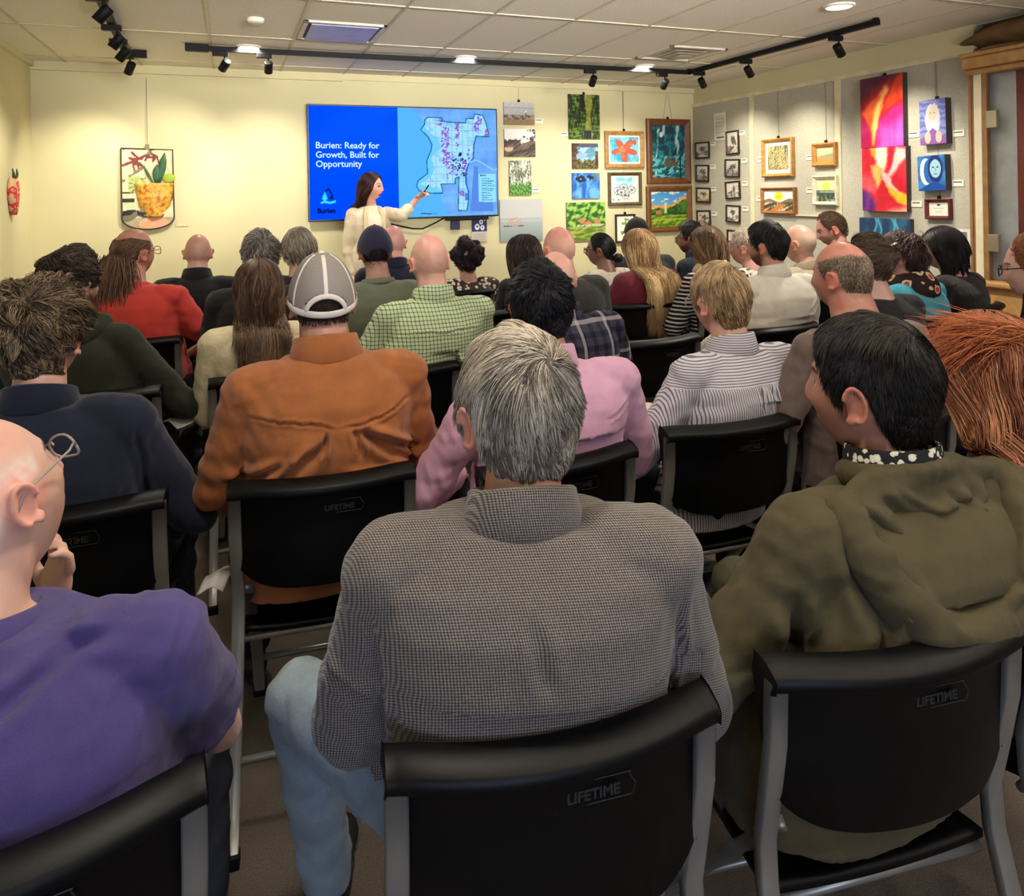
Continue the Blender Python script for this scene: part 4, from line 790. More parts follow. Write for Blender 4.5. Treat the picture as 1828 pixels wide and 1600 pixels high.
def hair(parent, hd, st, near, seed):
    """st: style dict. builds the hair body and its strands"""
    rg = np.random.default_rng(seed); line = st.get('line', 'full'); bald = st.get('bald', 0); T0 = st.get('t', .012); tt = st.get('top', T0)
    c0, c1 = [srgb2lin(np.array(c, float)/255) for c in st['col']]; mixp = st.get('mix', .4)
    d, Fc = sphere_dirs(96 if near else 56, 64 if near else 36); p = headsurf(d); n = headnormal(d); m_ = hairmask(p, line, bald)
    fr = ss(-.002, .02, m_); th = T0+(tt-T0)*ss(.0, .09, p[:, 2])
    if 'back' in st: th = th+(st['back']-T0)*ss(0, -.06, p[:, 1])*ss(-.07, .03, p[:, 2])
    nz = snoise(p+seed, 55, seed % 7, 2)*st.get('lump', .25)
    if st.get('fuzz'): off = -.0025+fr*.004
    else: off = -.003+fr*(th*(.8+nz)+.003)
    P = p+n*off[:, None]; clump = snoise(np.stack([p[:, 0], p[:, 2], p[:, 1]], 1)*np.array([3., .6, .8]), 70, seed % 5, 2)
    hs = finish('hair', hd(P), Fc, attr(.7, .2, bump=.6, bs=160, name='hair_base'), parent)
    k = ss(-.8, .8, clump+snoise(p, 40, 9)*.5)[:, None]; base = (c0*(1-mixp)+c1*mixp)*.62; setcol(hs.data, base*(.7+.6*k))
    N_ = int(st.get('n', 2600)*(1.9 if near else .55)); 
    if st.get('nostrand'): return hs
    dd = rg.normal(size=(N_*4, 3)); dd /= np.linalg.norm(dd, axis=1)[:, None]; pp = headsurf(dd); mk = hairmask(pp, line, bald) > (.002 if not bald else .002+rg.uniform(0, .022, len(pp)))
    if bald and st.get('wisp'): mk |= (rg.uniform(size=len(mk)) < st['wisp']) & (hairmask(pp, line) > 0)
    dd = dd[mk][:N_]; pp = pp[mk][:N_]; N_ = len(dd); nn = headnormal(dd); S_ = st.get('S', 7 if near else 5)
    thr = T0+(tt-T0)*ss(.0, .09, pp[:, 2])
    if 'back' in st: thr = thr+(st['back']-T0)*ss(0, -.06, pp[:, 1])*ss(-.07, .03, pp[:, 2])
    thr = (.001+0*thr if st.get('fuzz') else (thr*(.8+snoise(pp+seed, 55, seed % 7, 2)*st.get('lump', .25))+.003)*ss(-.002, .02, hairmask(pp, line, bald))-.001); pos = pp+nn*thr[:, None]
    L = st.get('L', .035)*rg.uniform(.55, 1.25, N_)*np.interp(pp[:, 2], [-.08, 0, .08], st.get('taper', (.35, .6, 1.))); kind = st.get('comb', 'crown'); cl = np.stack([snoise(pp, 38, 11+i, 1) for i in range(3)], 1)
    W = np.array(st.get('whorl', (.01, -.075, .085))); out = [pos.copy()]; ph = rg.uniform(0, 6.28, N_)+snoise(pp, 45, 20)*2
    dirn = None; g = np.array(hd.R.T@np.array([0, 0, -1.])); grav = st.get('grav', .25); lift = st.get('lift', .35); ws = st.get('wild', .25)
    for s_ in range(1, S_+1):
        q = pos/np.array([HA, HB, HC]); nl = q/np.array([HA, HB, HC]); nl /= np.linalg.norm(nl, axis=1)[:, None]
        if kind == 'crown': t = pos-W; t = t+np.cross(nl, t)*.55
        elif kind == 'part': t = np.stack([np.sign(pos[:, 0]-st.get('px', 0))*np.ones(N_)*.8, -.35*np.ones(N_), -.5*np.ones(N_)], 1)
        elif kind == 'back': t = np.stack([pos[:, 0]*.0, -np.ones(N_), -.2*np.ones(N_)], 1)
        elif kind == 'side': t = np.stack([np.ones(N_)*st.get('sx', 1.), -.5*np.ones(N_), -.4*np.ones(N_)], 1)
        elif kind == 'bun': t = np.array(st['bun'])[None]-pos
        t = t-nl*(t*nl).sum(1)[:, None]*.95; t /= np.linalg.norm(t, axis=1)[:, None]+1e-9
        nd = t+nl*lift*(1-.6*s_/S_)+g*grav*(s_/S_+.3)+cl*ws+rg.normal(size=(N_, 3))*ws*.3
        cu = st.get('curl', 0)
        if cu: nd = nd+cu*(np.sin(ph+s_*st.get('cf', 1.5))[:, None]*np.cross(t, nl)+np.cos(ph+s_*st.get('cf', 1.5))[:, None]*nl)
        nd /= np.linalg.norm(nd, axis=1)[:, None]; dirn = nd if dirn is None else dirn*.45+nd*.55; pos = pos+dirn*(L/S_)[:, None]
        if kind == 'bun' : pass
        E = np.array([HA, HB, HC])[None]+(thr[:, None]*.96+.001); rr = np.linalg.norm(pos/E, axis=1); lowp = rr < 1; pos = np.where(lowp[:, None], pos/np.maximum(rr, .3)[:, None], pos); out.append(pos.copy())
    P = clumped(np.stack(out, 1), pp, st.get('K', 420), st.get('clump', .45), rg); cc = np.where((rg.uniform(size=N_)+.25*snoise(pp, 50, 30) < mixp+st.get('mixz', .12)*pp[:, 2]/HC)[:, None], c1, c0)*rg.uniform(.7, 1.35, (N_, 1))
    mesh_strands(hd(P.reshape(-1, 3)).reshape(P.shape), st.get('r', .0007 if near else .0012)*hd.s, cc, hs, rough=st.get('rough', .45)); return hs
def longhair(parent, hd, st, near, seed, C7):
    rg = np.random.default_rng(seed+50); c0, c1 = [srgb2lin(np.array(c, float)/255) for c in st['col']]; mixp = st.get('mix', .4)
    hs = hair(parent, hd, dict(st, line='long', t=st.get('t', .014), nostrand=1, lump=.12), near, seed)
    N_ = int(st.get('n', 2600)*(1.5 if near else .7)); dd = rg.normal(size=(N_*4, 3)); dd /= np.linalg.norm(dd, axis=1)[:, None]; pp = headsurf(dd); mk = (hairmask(pp, 'long') > .004) & ((pp[:, 2] > -.06)); dd, pp = dd[mk][:N_], pp[mk][:N_]; N_ = len(dd)
    S_ = st.get('S', 16 if near else 12); px = st.get('px', 0.); L = st.get('L', .36)*rg.uniform(.8, 1.1, N_); clp = np.stack([snoise(pp, 30, 3+i, 1) for i in range(3)], 1); ph = snoise(pp, 26, 8)*3
    rz_ = rg.uniform(-1, 1, N_); xt = st.get('w', .12)*(.62*pp[:, 0]/HA+.4*rg.uniform(-1, 1, N_))
    pos = hd(pp+headnormal(dd)*(st.get('t', .014)*1.05+.002)); out = [pos.copy()]; dirn = None; Rm = hd.R; ins = np.array([HA, HB, HC])+st.get('t', .014)*1.1+.002
    for s_ in range(1, S_+1):
        lp = hd.inv(pos); nl = lp/ins**2; nl /= np.linalg.norm(nl, axis=1)[:, None]; onhead = ss(1.5, 1.0, np.linalg.norm(lp/ins, axis=1))*ss(-.12, -.02, lp[:, 2])
        fr_ = ss(-.03, .05, pp[:, 1]); t = np.stack([np.where(pp[:, 0] > px, 1, -1)*(.25+.75*fr_)*ss(0, .06, lp[:, 2]), -.3-.75*fr_*ss(.08, -.02, lp[:, 1]), -.7*np.ones(N_)], 1); t = t-nl*(t*nl).sum(1)[:, None]; t = t@Rm.T
        back_ = hd(np.array([[0, -.085, -.1]]))[0]; off_ = np.stack([(xt+hd.c[0]*.4+back_[0]*.6-pos[:, 0])*5, (back_[1]-.03-.02*rz_-pos[:, 1])*4, -np.ones(N_)], 1); off_[:, :2] = np.clip(off_[:, :2], -.7, .7)*st.get('steer', 1)
        t = t*onhead[:, None]+off_*(1.08-onhead)[:, None]*1.2
        w_ = st.get('wave', .15); f = s_/S_; t = t+clp*.25*f+w_*f*np.stack([np.sin(ph+s_*1.1), np.cos(ph+s_*1.1), ph*0], 1)+rg.normal(size=(N_, 3))*.03
        t /= np.linalg.norm(t, axis=1)[:, None]; dirn = t if dirn is None else dirn*.4+t*.6; dirn /= np.linalg.norm(dirn, axis=1)[:, None]; pos = pos+dirn*(L/S_)[:, None]
        lp = hd.inv(pos); rr = np.linalg.norm(lp/ins, axis=1); pos = np.where((rr < 1)[:, None], hd(lp/np.maximum(rr, .3)[:, None]), pos)
        t_ = (pos[:, 2]-.45)/(C7-.45); yb = np.interp(t_, [.5, .8, .95, 1.05, 1.15], [-.19, -.185, -.15, -.1, -.05]); lowm = (t_ < 1.0) & (pos[:, 1] < .03) & (st.get('steer', 1) > 0); pos[:, 1] = np.where(lowm, np.minimum(pos[:, 1], yb-.004-.03*abs(clp[:, 0])*st.get('vol', 1)), pos[:, 1])
        out.append(pos.copy())
    P = clumped(np.stack(out, 1), pp, st.get('K', 160), st.get('clump', .5), rg); cc = np.where((rg.uniform(size=N_)*.5+.25+.35*snoise(pp, 34, 30) < mixp)[:, None], c1, c0)*rg.uniform(.72, 1.3, (N_, 1)); mesh_strands(P, st.get('r', .0016 if near else .0024), cc, hs, rough=.4); return hs

def torso_rings(C7, sw, g, off=0, top=1.04, bot=0., sq=0, hunch=0, belly=1.):
    T = [(-.02, .0, .165, .11), (.10, -.005, .18, .135), (.25, -.015, .172, .13*belly), (.42, -.03, .168, .125*belly), (.58, -.042, .178, .122), (.72, -.047-hunch*.3, .190, .118), (.82, -.044-hunch*.5, .194, .108), (.89, -.036-hunch*.6, .180+.02*sq, .092), (.945, -.024-hunch*.5, .140+.03*sq, .075), (.985, -.012-hunch*.3, .095+.02*sq, .064), (1.03, 0., .066, .058)]
    k = sw/.235; return [(0, y, .45+t*(C7-.45), (rx*(g*(1-ss(.4, .8, np.array(t)))+k*ss(.4, .8, np.array(t))))+off, ry*(g*.6+.4)+off) for t, y, rx, ry in T if bot <= t <= top]
def creases(V, Nn, L, depth_scale=1.):
    """L: list of (x0,z0,x1,z1,width,depth) seen from the back, in person coordinates"""
    bk = ss(.15, .7, -Nn[:, 1]); D = np.zeros(len(V)); wob = snoise(V, 14, 6)*.008
    for (x0, z0, x1, z1, w_, dp) in L:
        dx, dz = x1-x0, z1-z0; LL = dx*dx+dz*dz; t = ((V[:, 0]-x0)*dx+(V[:, 2]-z0)*dz)/LL; tc = np.clip(t, 0, 1); q = ((V[:, 0]-x0)*-dz+(V[:, 2]-z0)*dx)/math.sqrt(LL)+wob; e = np.hypot(q, (t-tc)*math.sqrt(LL)); ta = ss(-.05, .25, t)*ss(1.05, .7, t)
        D += bk*ta*dp*(-np.exp(-(e/w_)**2)+.75*np.exp(-((q-1.7*w_)/(1.1*w_))**2)*(abs(t-tc) < .01)+.4*np.exp(-((q+1.9*w_)/(1.2*w_))**2)*(abs(t-tc) < .01))
    return D*depth_scale
def autofolds(V, Nn, seed, amp, C7, arms):
    x, y, z = V[:, 0], V[:, 1], V[:, 2]; t = (z-.45)/(C7-.45)
    a = np.stack([x*.5, y*.6, z*2.1+.35*abs(x)], 1); f = snoise(a, 17, seed % 9, 2); f = np.sign(f)*np.abs(f)**1.3; D = amp*f*ss(1.02, .55, t)*.7
    b = np.stack([x*1.6-z*.8*np.sign(x), y, z*.9], 1); D += amp*.55*snoise(b, 22, seed % 9+2, 2)*ss(.1, .2, abs(x))
    for A in arms:  # rings at the elbows
        for j in range(1, len(A)-1): r = np.linalg.norm(V-np.array(A[j]), axis=1); D += amp*1.1*np.sin(r*95+x*25)*np.exp(-(r/.09)**2)
    return D
def lathe_band(prof, rx, ry, c, tilt=0, n=40, a0=0, a1=360):
    """elliptic band round the neck: prof = [(extra radius, z)]"""
    V = []; k = len(prof); full = (a1-a0) >= 360; m_ = n if full else n+1
    for i in range(m_):
        a = R(a0+(a1-a0)*i/n)-math.pi/2
        for (e, z) in prof: V.append((c[0]+(rx+e)*math.cos(a), c[1]+(ry+e)*math.sin(a), c[2]+z-tilt*math.sin(a)))
    Fc = [(i*k+j, ((i+1) % m_)*k+j, ((i+1) % m_)*k+(j+1) % k, i*k+(j+1) % k) for i in range(n) for j in range(k)]
    if not full: Fc += [tuple(range(k)), tuple(n*k+j for j in reversed(range(k)))]
    return np.array(V), Fc
PEOPLE = {}
def person(name_label, u, v, z, face=0, hy=0, hp=0, hr=0, skin=(205, 150, 125), st=None, longst=None, topcol=None, topmat=None, sw=.235, g=1., lean=0, fwd=0, voxel=.007, near=False, top='shirt', armpose='lap', hs=1., legmat=None, collar=None, short=False, knees=.17, kz=.56, cr=None, amp=.004, stubble=None, makechair='sit', chairoff=(0, 0), sq=0, hunch=0, belly=1., seed=None, lips=None, wx=None, hoff=0, chairrot=None, neckr=.056, off=None, group=None, seat=True, shc=(30, 28, 28), elbow=0, wide=0, kn=None, cya=0, ch=None, up=0, crs=2.1):
    """u,v,z: pixel and depth of the crown of the head; face: world heading (0 = toward the back wall)"""
    seed = seed if seed is not None else abs(hash(name_label)) % 1000 if False else int(u*7+v*3) % 997
    rz = R(face)
    if ch is not None:   # sit the person on the chair: the head then meets the sight line at the depth of the seat
        kk = .4+.6*g; o_ = off if off is not None else dict(shirt=.008, jacket=.016, tee=.007, knit=.012)[top]; chy = min(0, -.03-.128*belly*kk-o_+.168-hunch*.4)-.008+cya; cz = R(ch[2])
        rx0 = np.array([ch[0]+math.sin(cz)*chy, ch[1]-math.cos(cz)*chy]); hdg = np.array([-math.sin(rz), math.cos(rz)]); dr = ray(u, v); z = ((rx0+hdg*(.045+fwd)-CC[:2])@hdg)/(dr[:2]@hdg)
        top3 = atZ(u, v, z); lean = float((top3[:2]-rx0)@np.array([math.cos(rz), math.sin(rz)]))
    top3 = atZ(u, v, z); hz = top3[2]-.118*hs-hoff; C7 = hz-.138*hs+up
    hc = np.array([lean, .045+fwd, hz]); Rz = np.array(Matrix.Rotation(rz, 3, 'Z')); base = top3-Rz@np.array([lean, .045+fwd, 0])
    def warp(c): V_ = np.array(c[0], float); V_[:, :2] += np.array([lean, fwd])*ss(.52, C7-.03, V_[:, 2])[:, None]; return (V_,)+tuple(c[1:])
    root = empty('person', (base[0], base[1], 0), rz); tag(root, name_label, 'person', group)
    hd = Hd(hc, R(hy), R(hp), R(hr), hs)
    shz = .45+.875*(C7-.45); sx = sw-.055
    arms = []
    for s in (-1, 1):
        if armpose == 'lap': A = [(s*sx, -.035, shz), (s*(sw+.005+elbow), -.01, shz-.27), (s*.15, .24, .66)]; hdir = (-s*.4, .8, -.35); pn = (0, -.3, -1)
        elif armpose == 'wide': A = [(s*sx, -.035, shz), (s*(sw+.022+elbow), .02, shz-.26), (s*.17, .25, .66)]; hdir = (-s*.4, .8, -.35); pn = (0, -.3, -1)
        elif armpose == 'fold': A = [(s*sx, -.035, shz), (s*(sw+.03), .06, shz-.25), (-s*.02, .22, shz-.22)]; hdir = (-s*1., .1, 0.1); pn = (0, -1, 0)
        elif armpose == 'chin' and s > 0: A = [(s*sx, -.035, shz), (s*(sw-.03), .14, shz-.24), (.03, .19, shz-.04)]; hdir = (.25, -.1, .95); pn = (-.6, -.5, 0)
        elif armpose == 'chin': A = [(s*sx, -.035, shz), (s*(sw+.005), -.01, shz-.27), (s*.15, .24, .66)]; hdir = (-s*.4, .8, -.35); pn = (0, -.3, -1)
        arms.append((A, hdir, pn, s))
    # ---- skin: one continuous surface (head, neck, trunk, limbs, hands)
    d, Fc = sphere_dirs(64 if near else 44, 48 if near else 34); C = [(hd(headsurf(d)), Fc)]
    for s in (-1, 1):
        Me = np.array(Matrix.Rotation(R(s*-22), 3, 'Z') @ Matrix.Rotation(R(-12), 3, 'X')); ec = np.array([s*.079, -.008, -.008])
        V, F2 = ellipsoid(ec+(s*.001, 0, 0), (.005, .016, .027), Me, 14, 10); C.append((hd(V), F2))
        P = [ec+Me@np.array([s*.010, -.016*math.cos(a)*(1 if a < 4 else .8), .029*math.sin(a)*(1 if math.sin(a) > 0 else .95)]) for a in np.linspace(-1.6, 2.9, 12)]
        V, F2 = tube(P, [.0045]*12, 7); C.append((hd(V), F2)); V, F2 = ellipsoid(ec+np.array([s*.006, .004, -.026]), (.006, .009, .009), None, 10, 8); C.append((hd(V), F2))
    nC = len(C); nb = np.array([lean, fwd-.012-hunch*.3, C7-.01]); nt = hd((0, -.022, -.055)); C += [capsule(nb, nt, neckr+.006, neckr, 18), capsule(nb+(0, -.008, -.03), (nb+nt)/2+(0, -.004, 0), neckr+.018, neckr+.002, 18)]
    C.append(warp(rings(torso_rings(C7, sw-.014, g, -.03 if near else -.02))))
    for A, hdir, pn, s in arms: C += [warp(c) for c in limb(A, [.05, .038, .026])+handcomps(A[-1], hdir, pn, .95, .5, s)]
    hipz = .54; K = kn or [(s*knees, .46, kz) for s in (-1, 1)]
    for s, k_ in zip((-1, 1), K):
        hp_ = (s*.09, .02, hipz); an = (k_[0]*.95, .44, .10); C += limb([hp_, k_, an], [.078, .052, .036]); C.append(capsule((an[0], .43, .05), (an[0], .56, .035), .036, .028, 10))
    me = remesh(C, voxel, 2, .5); V = getV(me); hl = hd.inv(V); sk0 = np.array(skin, float)/255; sk = srgb2lin(sk0*.72+.28*sk0.mean()); col = np.tile(sk, (len(V), 1)); n1 = snoise(V, 30, 3)*.07; col *= (1+n1)[:, None]
    inh = np.linalg.norm(hl/np.array([.11, .14, .14]), axis=1) < 1; f = inh & (hl[:, 1] > .05)
    redn = inh & (np.abs(hl[:, 0]) > .072); col[redn] *= (1.12, .86, .82)
    cap_ = ss(.02, .1, hl[:, 2])*inh; col *= 1+cap_[:, None]*np.array([.08, -.06, -.06])
    lp = f & (np.hypot(hl[:, 0]/.026, (hl[:, 2]+.071)/.011) < 1); col[lp] = sk*np.array((.85, .5, .5)) if lips is None else srgb2lin(np.array(lips)/255.)
    eb = f & (np.hypot((abs(hl[:, 0])-.033)/.018, (hl[:, 2]-.022-.1*(.02-abs(abs(hl[:, 0])-.03)))/.004) < 1); hc_ = srgb2lin(np.array((st or longst or {}).get('col', [(90, 70, 60)])[0], float)/255); col[eb] = hc_*.7
    ey = f & (np.hypot((abs(hl[:, 0])-.031)/.014, (hl[:, 2]-.002)/.0055) < 1); col[ey] = (.55, .5, .47); ir = f & (np.hypot(abs(hl[:, 0])-.031, hl[:, 2]-.002) < .0062); col[ir] = (.03, .02, .015)
    if stubble: m_ = hairmask(hl, 'full', stubble[1]); k_ = ss(-.004, .028, m_)*inh*stubble[2]*(.85+.3*snoise(V, 200, 5)); col = col*(1-k_[:, None])+srgb2lin(np.array(stubble[0])/255.)*k_[:, None]
    bd = (st or {}).get('beard')
    if bd: k_ = (inh & ~lp)*ss(-.015, .02, hl[:, 1])*ss(.012, -.014, hl[:, 2]-np.interp(hl[:, 1], [0, .05, .09], [-.02, -.05, -.058]))*(.8+.2*snoise(V, 160, 4)); k_ = np.clip(k_, 0, .92)[:, None]; col = col*(1-k_)+srgb2lin(np.array(bd)/255.)*k_
    setcol(me, col); body = link('body', me, SKIN(), root)
    # ---- hair
    if st: hair(root, hd, st, near, seed)
    if longst: longhair(root, hd, longst, near, seed, C7)
    # ---- trousers, shoes
    tm = legmat or plain((32, 32, 38), .85, .1, name='dark_trousers')
    C = [rings(torso_rings(C7, sw, g, .004, top=.26))]
    for s, k_ in zip((-1, 1), K): C += limb([(s*.09, .02, hipz), k_, (k_[0]*.95, .44, .1)], [.092, .068, .055])
    me = remesh(C, .012, 3); V = getV(me); Nn = getN(me); setV(me, V+Nn*(snoise(V*np.array([1, 1, 1.5]), 25, 4)*.004)[:, None]); link('trousers', me, tm, root)
    for s, k_ in zip((-1, 1), K):
        me = remesh([capsule((k_[0]*.95, .41, .045), (k_[0]*.95, .55, .04), .044, .04, 12), ellipsoid((k_[0]*.95, .6, .032), (.042, .06, .028)), ellipsoid((k_[0]*.95, .5, .012), (.045, .15, .012))], .01, 2); link('shoe', me, plain(shc, .5, .4, name='shoe_leather'), root)
    # ---- upper garment
    o_ = off if off is not None else dict(shirt=.008, jacket=.016, tee=.007, knit=.012)[top]
    tmat = topmat or cloth(topcol); C = [rings(torso_rings(C7, sw, g, o_, top=1.0 if top != 'jacket' else .99, bot=.05, sq=sq, hunch=hunch, belly=belly))]
    ar = [.062+o_*.8, .05+o_, .034+o_*1.1]
    for A, hdir, pn, s in arms:
        A2 = [np.array(q, float) for q in A]
        if short: A2 = [A2[0], A2[0]+(A2[1]-A2[0])*.62]; rr_ = [ar[0], ar[1]+.014]
        else: rr_ = ar
        C += limb(A2, rr_); C.append(capsule(np.array(A[0])+(-s*.06, 0, .015), np.array(A[0]), .055+o_, .064+o_, 14))
    if top == 'jacket' and sq: 
        for s in (-1, 1): C.append(ellipsoid((s*(sx-.01), -.035, shz+.028), (.075, .06, .035)))
    vx = min(voxel*1.15, .009) if near else .010
    C = [warp(c) for c in C]; me = remesh(C, vx, 5 if near else 3, .55); V = getV(me); Nn = getN(me); V0 = V.copy(); V0[:, :2] -= np.array([lean, fwd])*ss(.52, C7-.03, V[:, 2])[:, None]; D = autofolds(V0, Nn, seed, amp, C7, [a[0] for a in arms])
    if cr: D += creases(V0, Nn, cr, crs)
    V = V+Nn*D[:, None]; kk = .4+.6*g; chy = min(0, -.03-.128*belly*kk-o_+.168-hunch*.4)-.008+cya
    if ch is None:
        cb = np.array([base[0], base[1]])+(Rz@np.array([chairoff[0], chairoff[1]+chy, 0]))[:2]; ch = (cb[0], cb[1], math.degrees(rz) if chairrot is None else chairrot)
    if makechair == 'sit' and (chairrot is None):
        Wv = V@Rz.T+np.array([base[0], base[1], 0]); Rc = np.array(Matrix.Rotation(R(ch[2]), 3, 'Z')); Lc = (Wv-np.array([ch[0], ch[1], 0]))@Rc
        yc_ = -.135-.05*(1-np.clip(Lc[:, 0]/.215, -1, 1)**2)+.017; k_ = (Lc[:, 2] > .54) & (Lc[:, 2] < .88) & (np.abs(Lc[:, 0]) < .232) & (Lc[:, 1] < .08)
        ny = yc_+np.log1p(np.exp(np.clip((Lc[:, 1]-yc_)/.005, -30, 30)))*.005; Lc[:, 1] = np.where(k_ & (Lc[:, 1] > yc_-.12), ny, Lc[:, 1]); V = (Lc@Rc.T+np.array([ch[0], ch[1], 0])-np.array([base[0], base[1], 0]))@Rz
    setV(me, V); nm = dict(shirt='shirt', jacket='jacket', tee='t_shirt', knit='sweater')[top]; gar = link(nm, me, tmat, root)
    if collar:
        nc = (nb[0]*.8+nt[0]*.2, nb[1]+.008, C7); nr = neckr+.012; kind = collar
        if kind == 'shirt': pr = [(.012, -.045), (.006, 0), (.001, .034), (.004, .040), (.009, .036), (.019, -.002), (.026, -.03), (.024, -.034)]; tl = .018
        elif kind == 'jacket': pr = [(.014, -.05), (.010, 0), (.006, .022), (.009, .028), (.014, .024), (.020, -.005), (.032, -.036), (.030, -.042), (.024, -.042)]; tl = .03
        elif kind == 'crew': pr = [(.016, -.03), (.008, -.012), (.008, 0), (.014, .0), (.022, -.02), (.026, -.034)]; tl = .018
        elif kind == 'stand': pr = [(.012, -.04), (.008, 0), (.010, .05), (.014, .054), (.018, .05), (.022, 0), (.03, -.03)]; tl = .01
        V, Fc = lathe_band(pr, nr, nr*.94, nc, tl, 44); V = V+snoise(V, 30, 2)[:, None]*.0012; finish('collar', V, Fc, tmat, gar)
    if makechair == 'sit':
        chair(ch[0], ch[1], R(ch[2]), wx or 'black folding chair')
    PEOPLE[name_label] = root
    return dict(nb=nb, lean=lean, fwd=fwd, root=root, hd=hd, C7=C7, body=body, gar=gar, rz=rz, base=base, arms=arms, shz=shz)
def glasses(p, col=(30, 28, 28), rim=.0022, round_=False, sc=1.):
    hd = p['hd']; m_ = plain(col, .3, .5, name='glasses_frame'); root = empty('glasses', (0, 0, 0)); root.parent = p['root']
    for s in (-1, 1):
        n = 20; a = np.linspace(0, 2*np.pi, n); w_, h_ = (.025, .019); P = np.stack([s*.033+w_*np.sign(np.cos(a))*abs(np.cos(a))**.8, .112+0*a-.006*abs(np.cos(a)), -.002+h_*np.sign(np.sin(a))*abs(np.sin(a))**.8], 1)
        V, Fc = tube(hd(P), [rim]*n, 6); finish('rim', V, Fc, m_, root)
        V, Fc = tube(hd([(s*.058, .106, .004), (s*.077, .08, .006), (s*.086, .02, .008), (s*.086, -.01, .004), (s*.082, -.025, -.012)]), [rim]*5, 6); finish('temple', V, Fc, m_, root)
    V, Fc = tube(hd([(-.009, .112, .002), (0, .117, .005), (.009, .112, .002)]), [rim]*3, 6); finish('bridge', V, Fc, m_, root); return root
def cap(p, col, mesh=False, back=False):
    """baseball cap; mesh: white net panels, open arch and strap at the back"""
    hd = p['hd']; root = empty('cap', (0, 0, 0)); root.parent = p['root']; E = np.array([HA+.013, HB+.013, HC+.012])
    d, Fc = sphere_dirs(72, 48); az = np.arctan2(d[:, 0], -d[:, 1]); zc = d[:, 2]*E[2]; P = d*E; top_ = ss(.5, 1, d[:, 2]); P = P*(1+.03*top_)[:, None]
    floor_ = np.where(d[:, 1] > 0, .012+.028*ss(0, .8, d[:, 1]), .012-.03*ss(0, .8, -d[:, 1]))
    arch = (np.hypot(az/.62, (zc+.018)/.052) < 1) if mesh else (np.hypot(az/.5, (zc+.018)/.03) < 1)
    def ok(f, cond): return all(cond[i] for i in f)
    keep = zc > floor_; fr_ = keep & (d[:, 1] > .12); bk_ = keep & (d[:, 1] <= .2) & ~arch
    m1 = cloth(col, .05, .15, name='cap_cloth')
    netm = m1
    if mesh:
        q = N('cap_net', .8, .2); vv = q.coord((1, 1, 1)); x, y, zz = q.sep(vv)[:3]; a_ = q.math('ARCTAN2', x, y); la = lines(q, q.math('ADD', q.math('MULTIPLY', a_, 44), 500), 1, .45); lz = lines(q, q.math('ADD', zz, 5), 290, .45); h = q.math('MAXIMUM', la, lz)
        q.col(q.mix(h, lin((98, 92, 88)), lin((158, 150, 144)))); netm = q.m
    bf = [f for f in Fc if ok(f, bk_)]; ff = [f for f in Fc if ok(f, fr_)]
    for nm, fl, mt in (('back_panel', bf, netm), ('front_panel', ff, m1)):
        o = finish(nm, hd(P), fl, mt, root); so = o.modifiers.new('s', 'SOLIDIFY'); so.thickness = .0025; so.offset = 1
        bm = bmesh.new(); bm.from_mesh(o.data); bmesh.ops.delete(bm, geom=[v_ for v_ in bm.verts if not v_.link_faces], context='VERTS'); bm.to_mesh(o.data); bm.free()
    sm = plain((228, 220, 210), .7, .2, name='cap_white') if mesh else m1
    def band(azs, zs, w_=.006, t_=.0022, nm='seam'):
        Q = [np.array([math.sin(a)*E[0]*math.sqrt(max(0, 1-(z_/E[2])**2)), -math.cos(a)*E[1]*math.sqrt(max(0, 1-(z_/E[2])**2)), z_])*(1.012+.03*float(ss(.5, 1, np.array(z_/E[2])))) for a, z_ in zip(azs, zs)]
        V, F2 = tube(hd(Q), [w_]*len(Q), 10); hq = hd.inv(V); c_ = np.repeat(np.array(Q), 10, 0); c_ = np.concatenate([c_, [Q[0], Q[-1]]]); nrm = headnormal(c_/E); dl = ((hq-c_)*nrm).sum(1)[:, None]; hq = hq-nrm*dl*(1-t_/w_); finish(nm, hd(hq), F2, sm, root)
    zt = np.linspace(.126, .036, 14)
    if mesh:
        band([0]*14, np.linspace(.126, .034, 14))
        for a in (1.05, -1.05, 2.0, -2.0): band([a]*14, np.linspace(.126, .0, 14), .0055)
        aa = np.linspace(-.62, .62, 22); band(aa, -.018+.052*np.sqrt(np.clip(1-(aa/.62)**2, 0, 1)), .0075, .003, 'arch_band')
        aa = np.linspace(-1.5, 1.5, 30); band(aa, -.014+.02*(aa/1.5)**2, .0095, .003, 'strap')
    V, F2 = ellipsoid((0, 0, E[2]*1.04), (.008, .008, .005)); finish('button', hd(V), F2, m1 if not mesh else sm, root)
    V = []; n = 20
    for i in range(n+1):
        a = R(-62+124*i/n)
        for r_, dz in ((1.0, .03), (1.55-.25*abs(math.sin(a)), .012)): V.append((math.sin(a)*E[0]*(.98 if r_ == 1 else 1.03), math.cos(a)*E[1]*r_+0, .012+.03*(1 if r_ == 1 else .4)-.02*abs(math.sin(a))))
    o = finish('brim', hd(V), [(2*i, 2*i+1, 2*i+3, 2*i+2) for i in range(n)], m1, root); so = o.modifiers.new('s', 'SOLIDIFY'); so.thickness = .004
    return root
# ================================================================ THE AUDIENCE
GREY = [(120, 108, 92), (205, 195, 175)]; DKGREY = [(70, 62, 56), (140, 130, 118)]
BRN = [(70, 52, 38), (110, 85, 62)]; BLK = [(22, 19, 18), (48, 42, 38)]
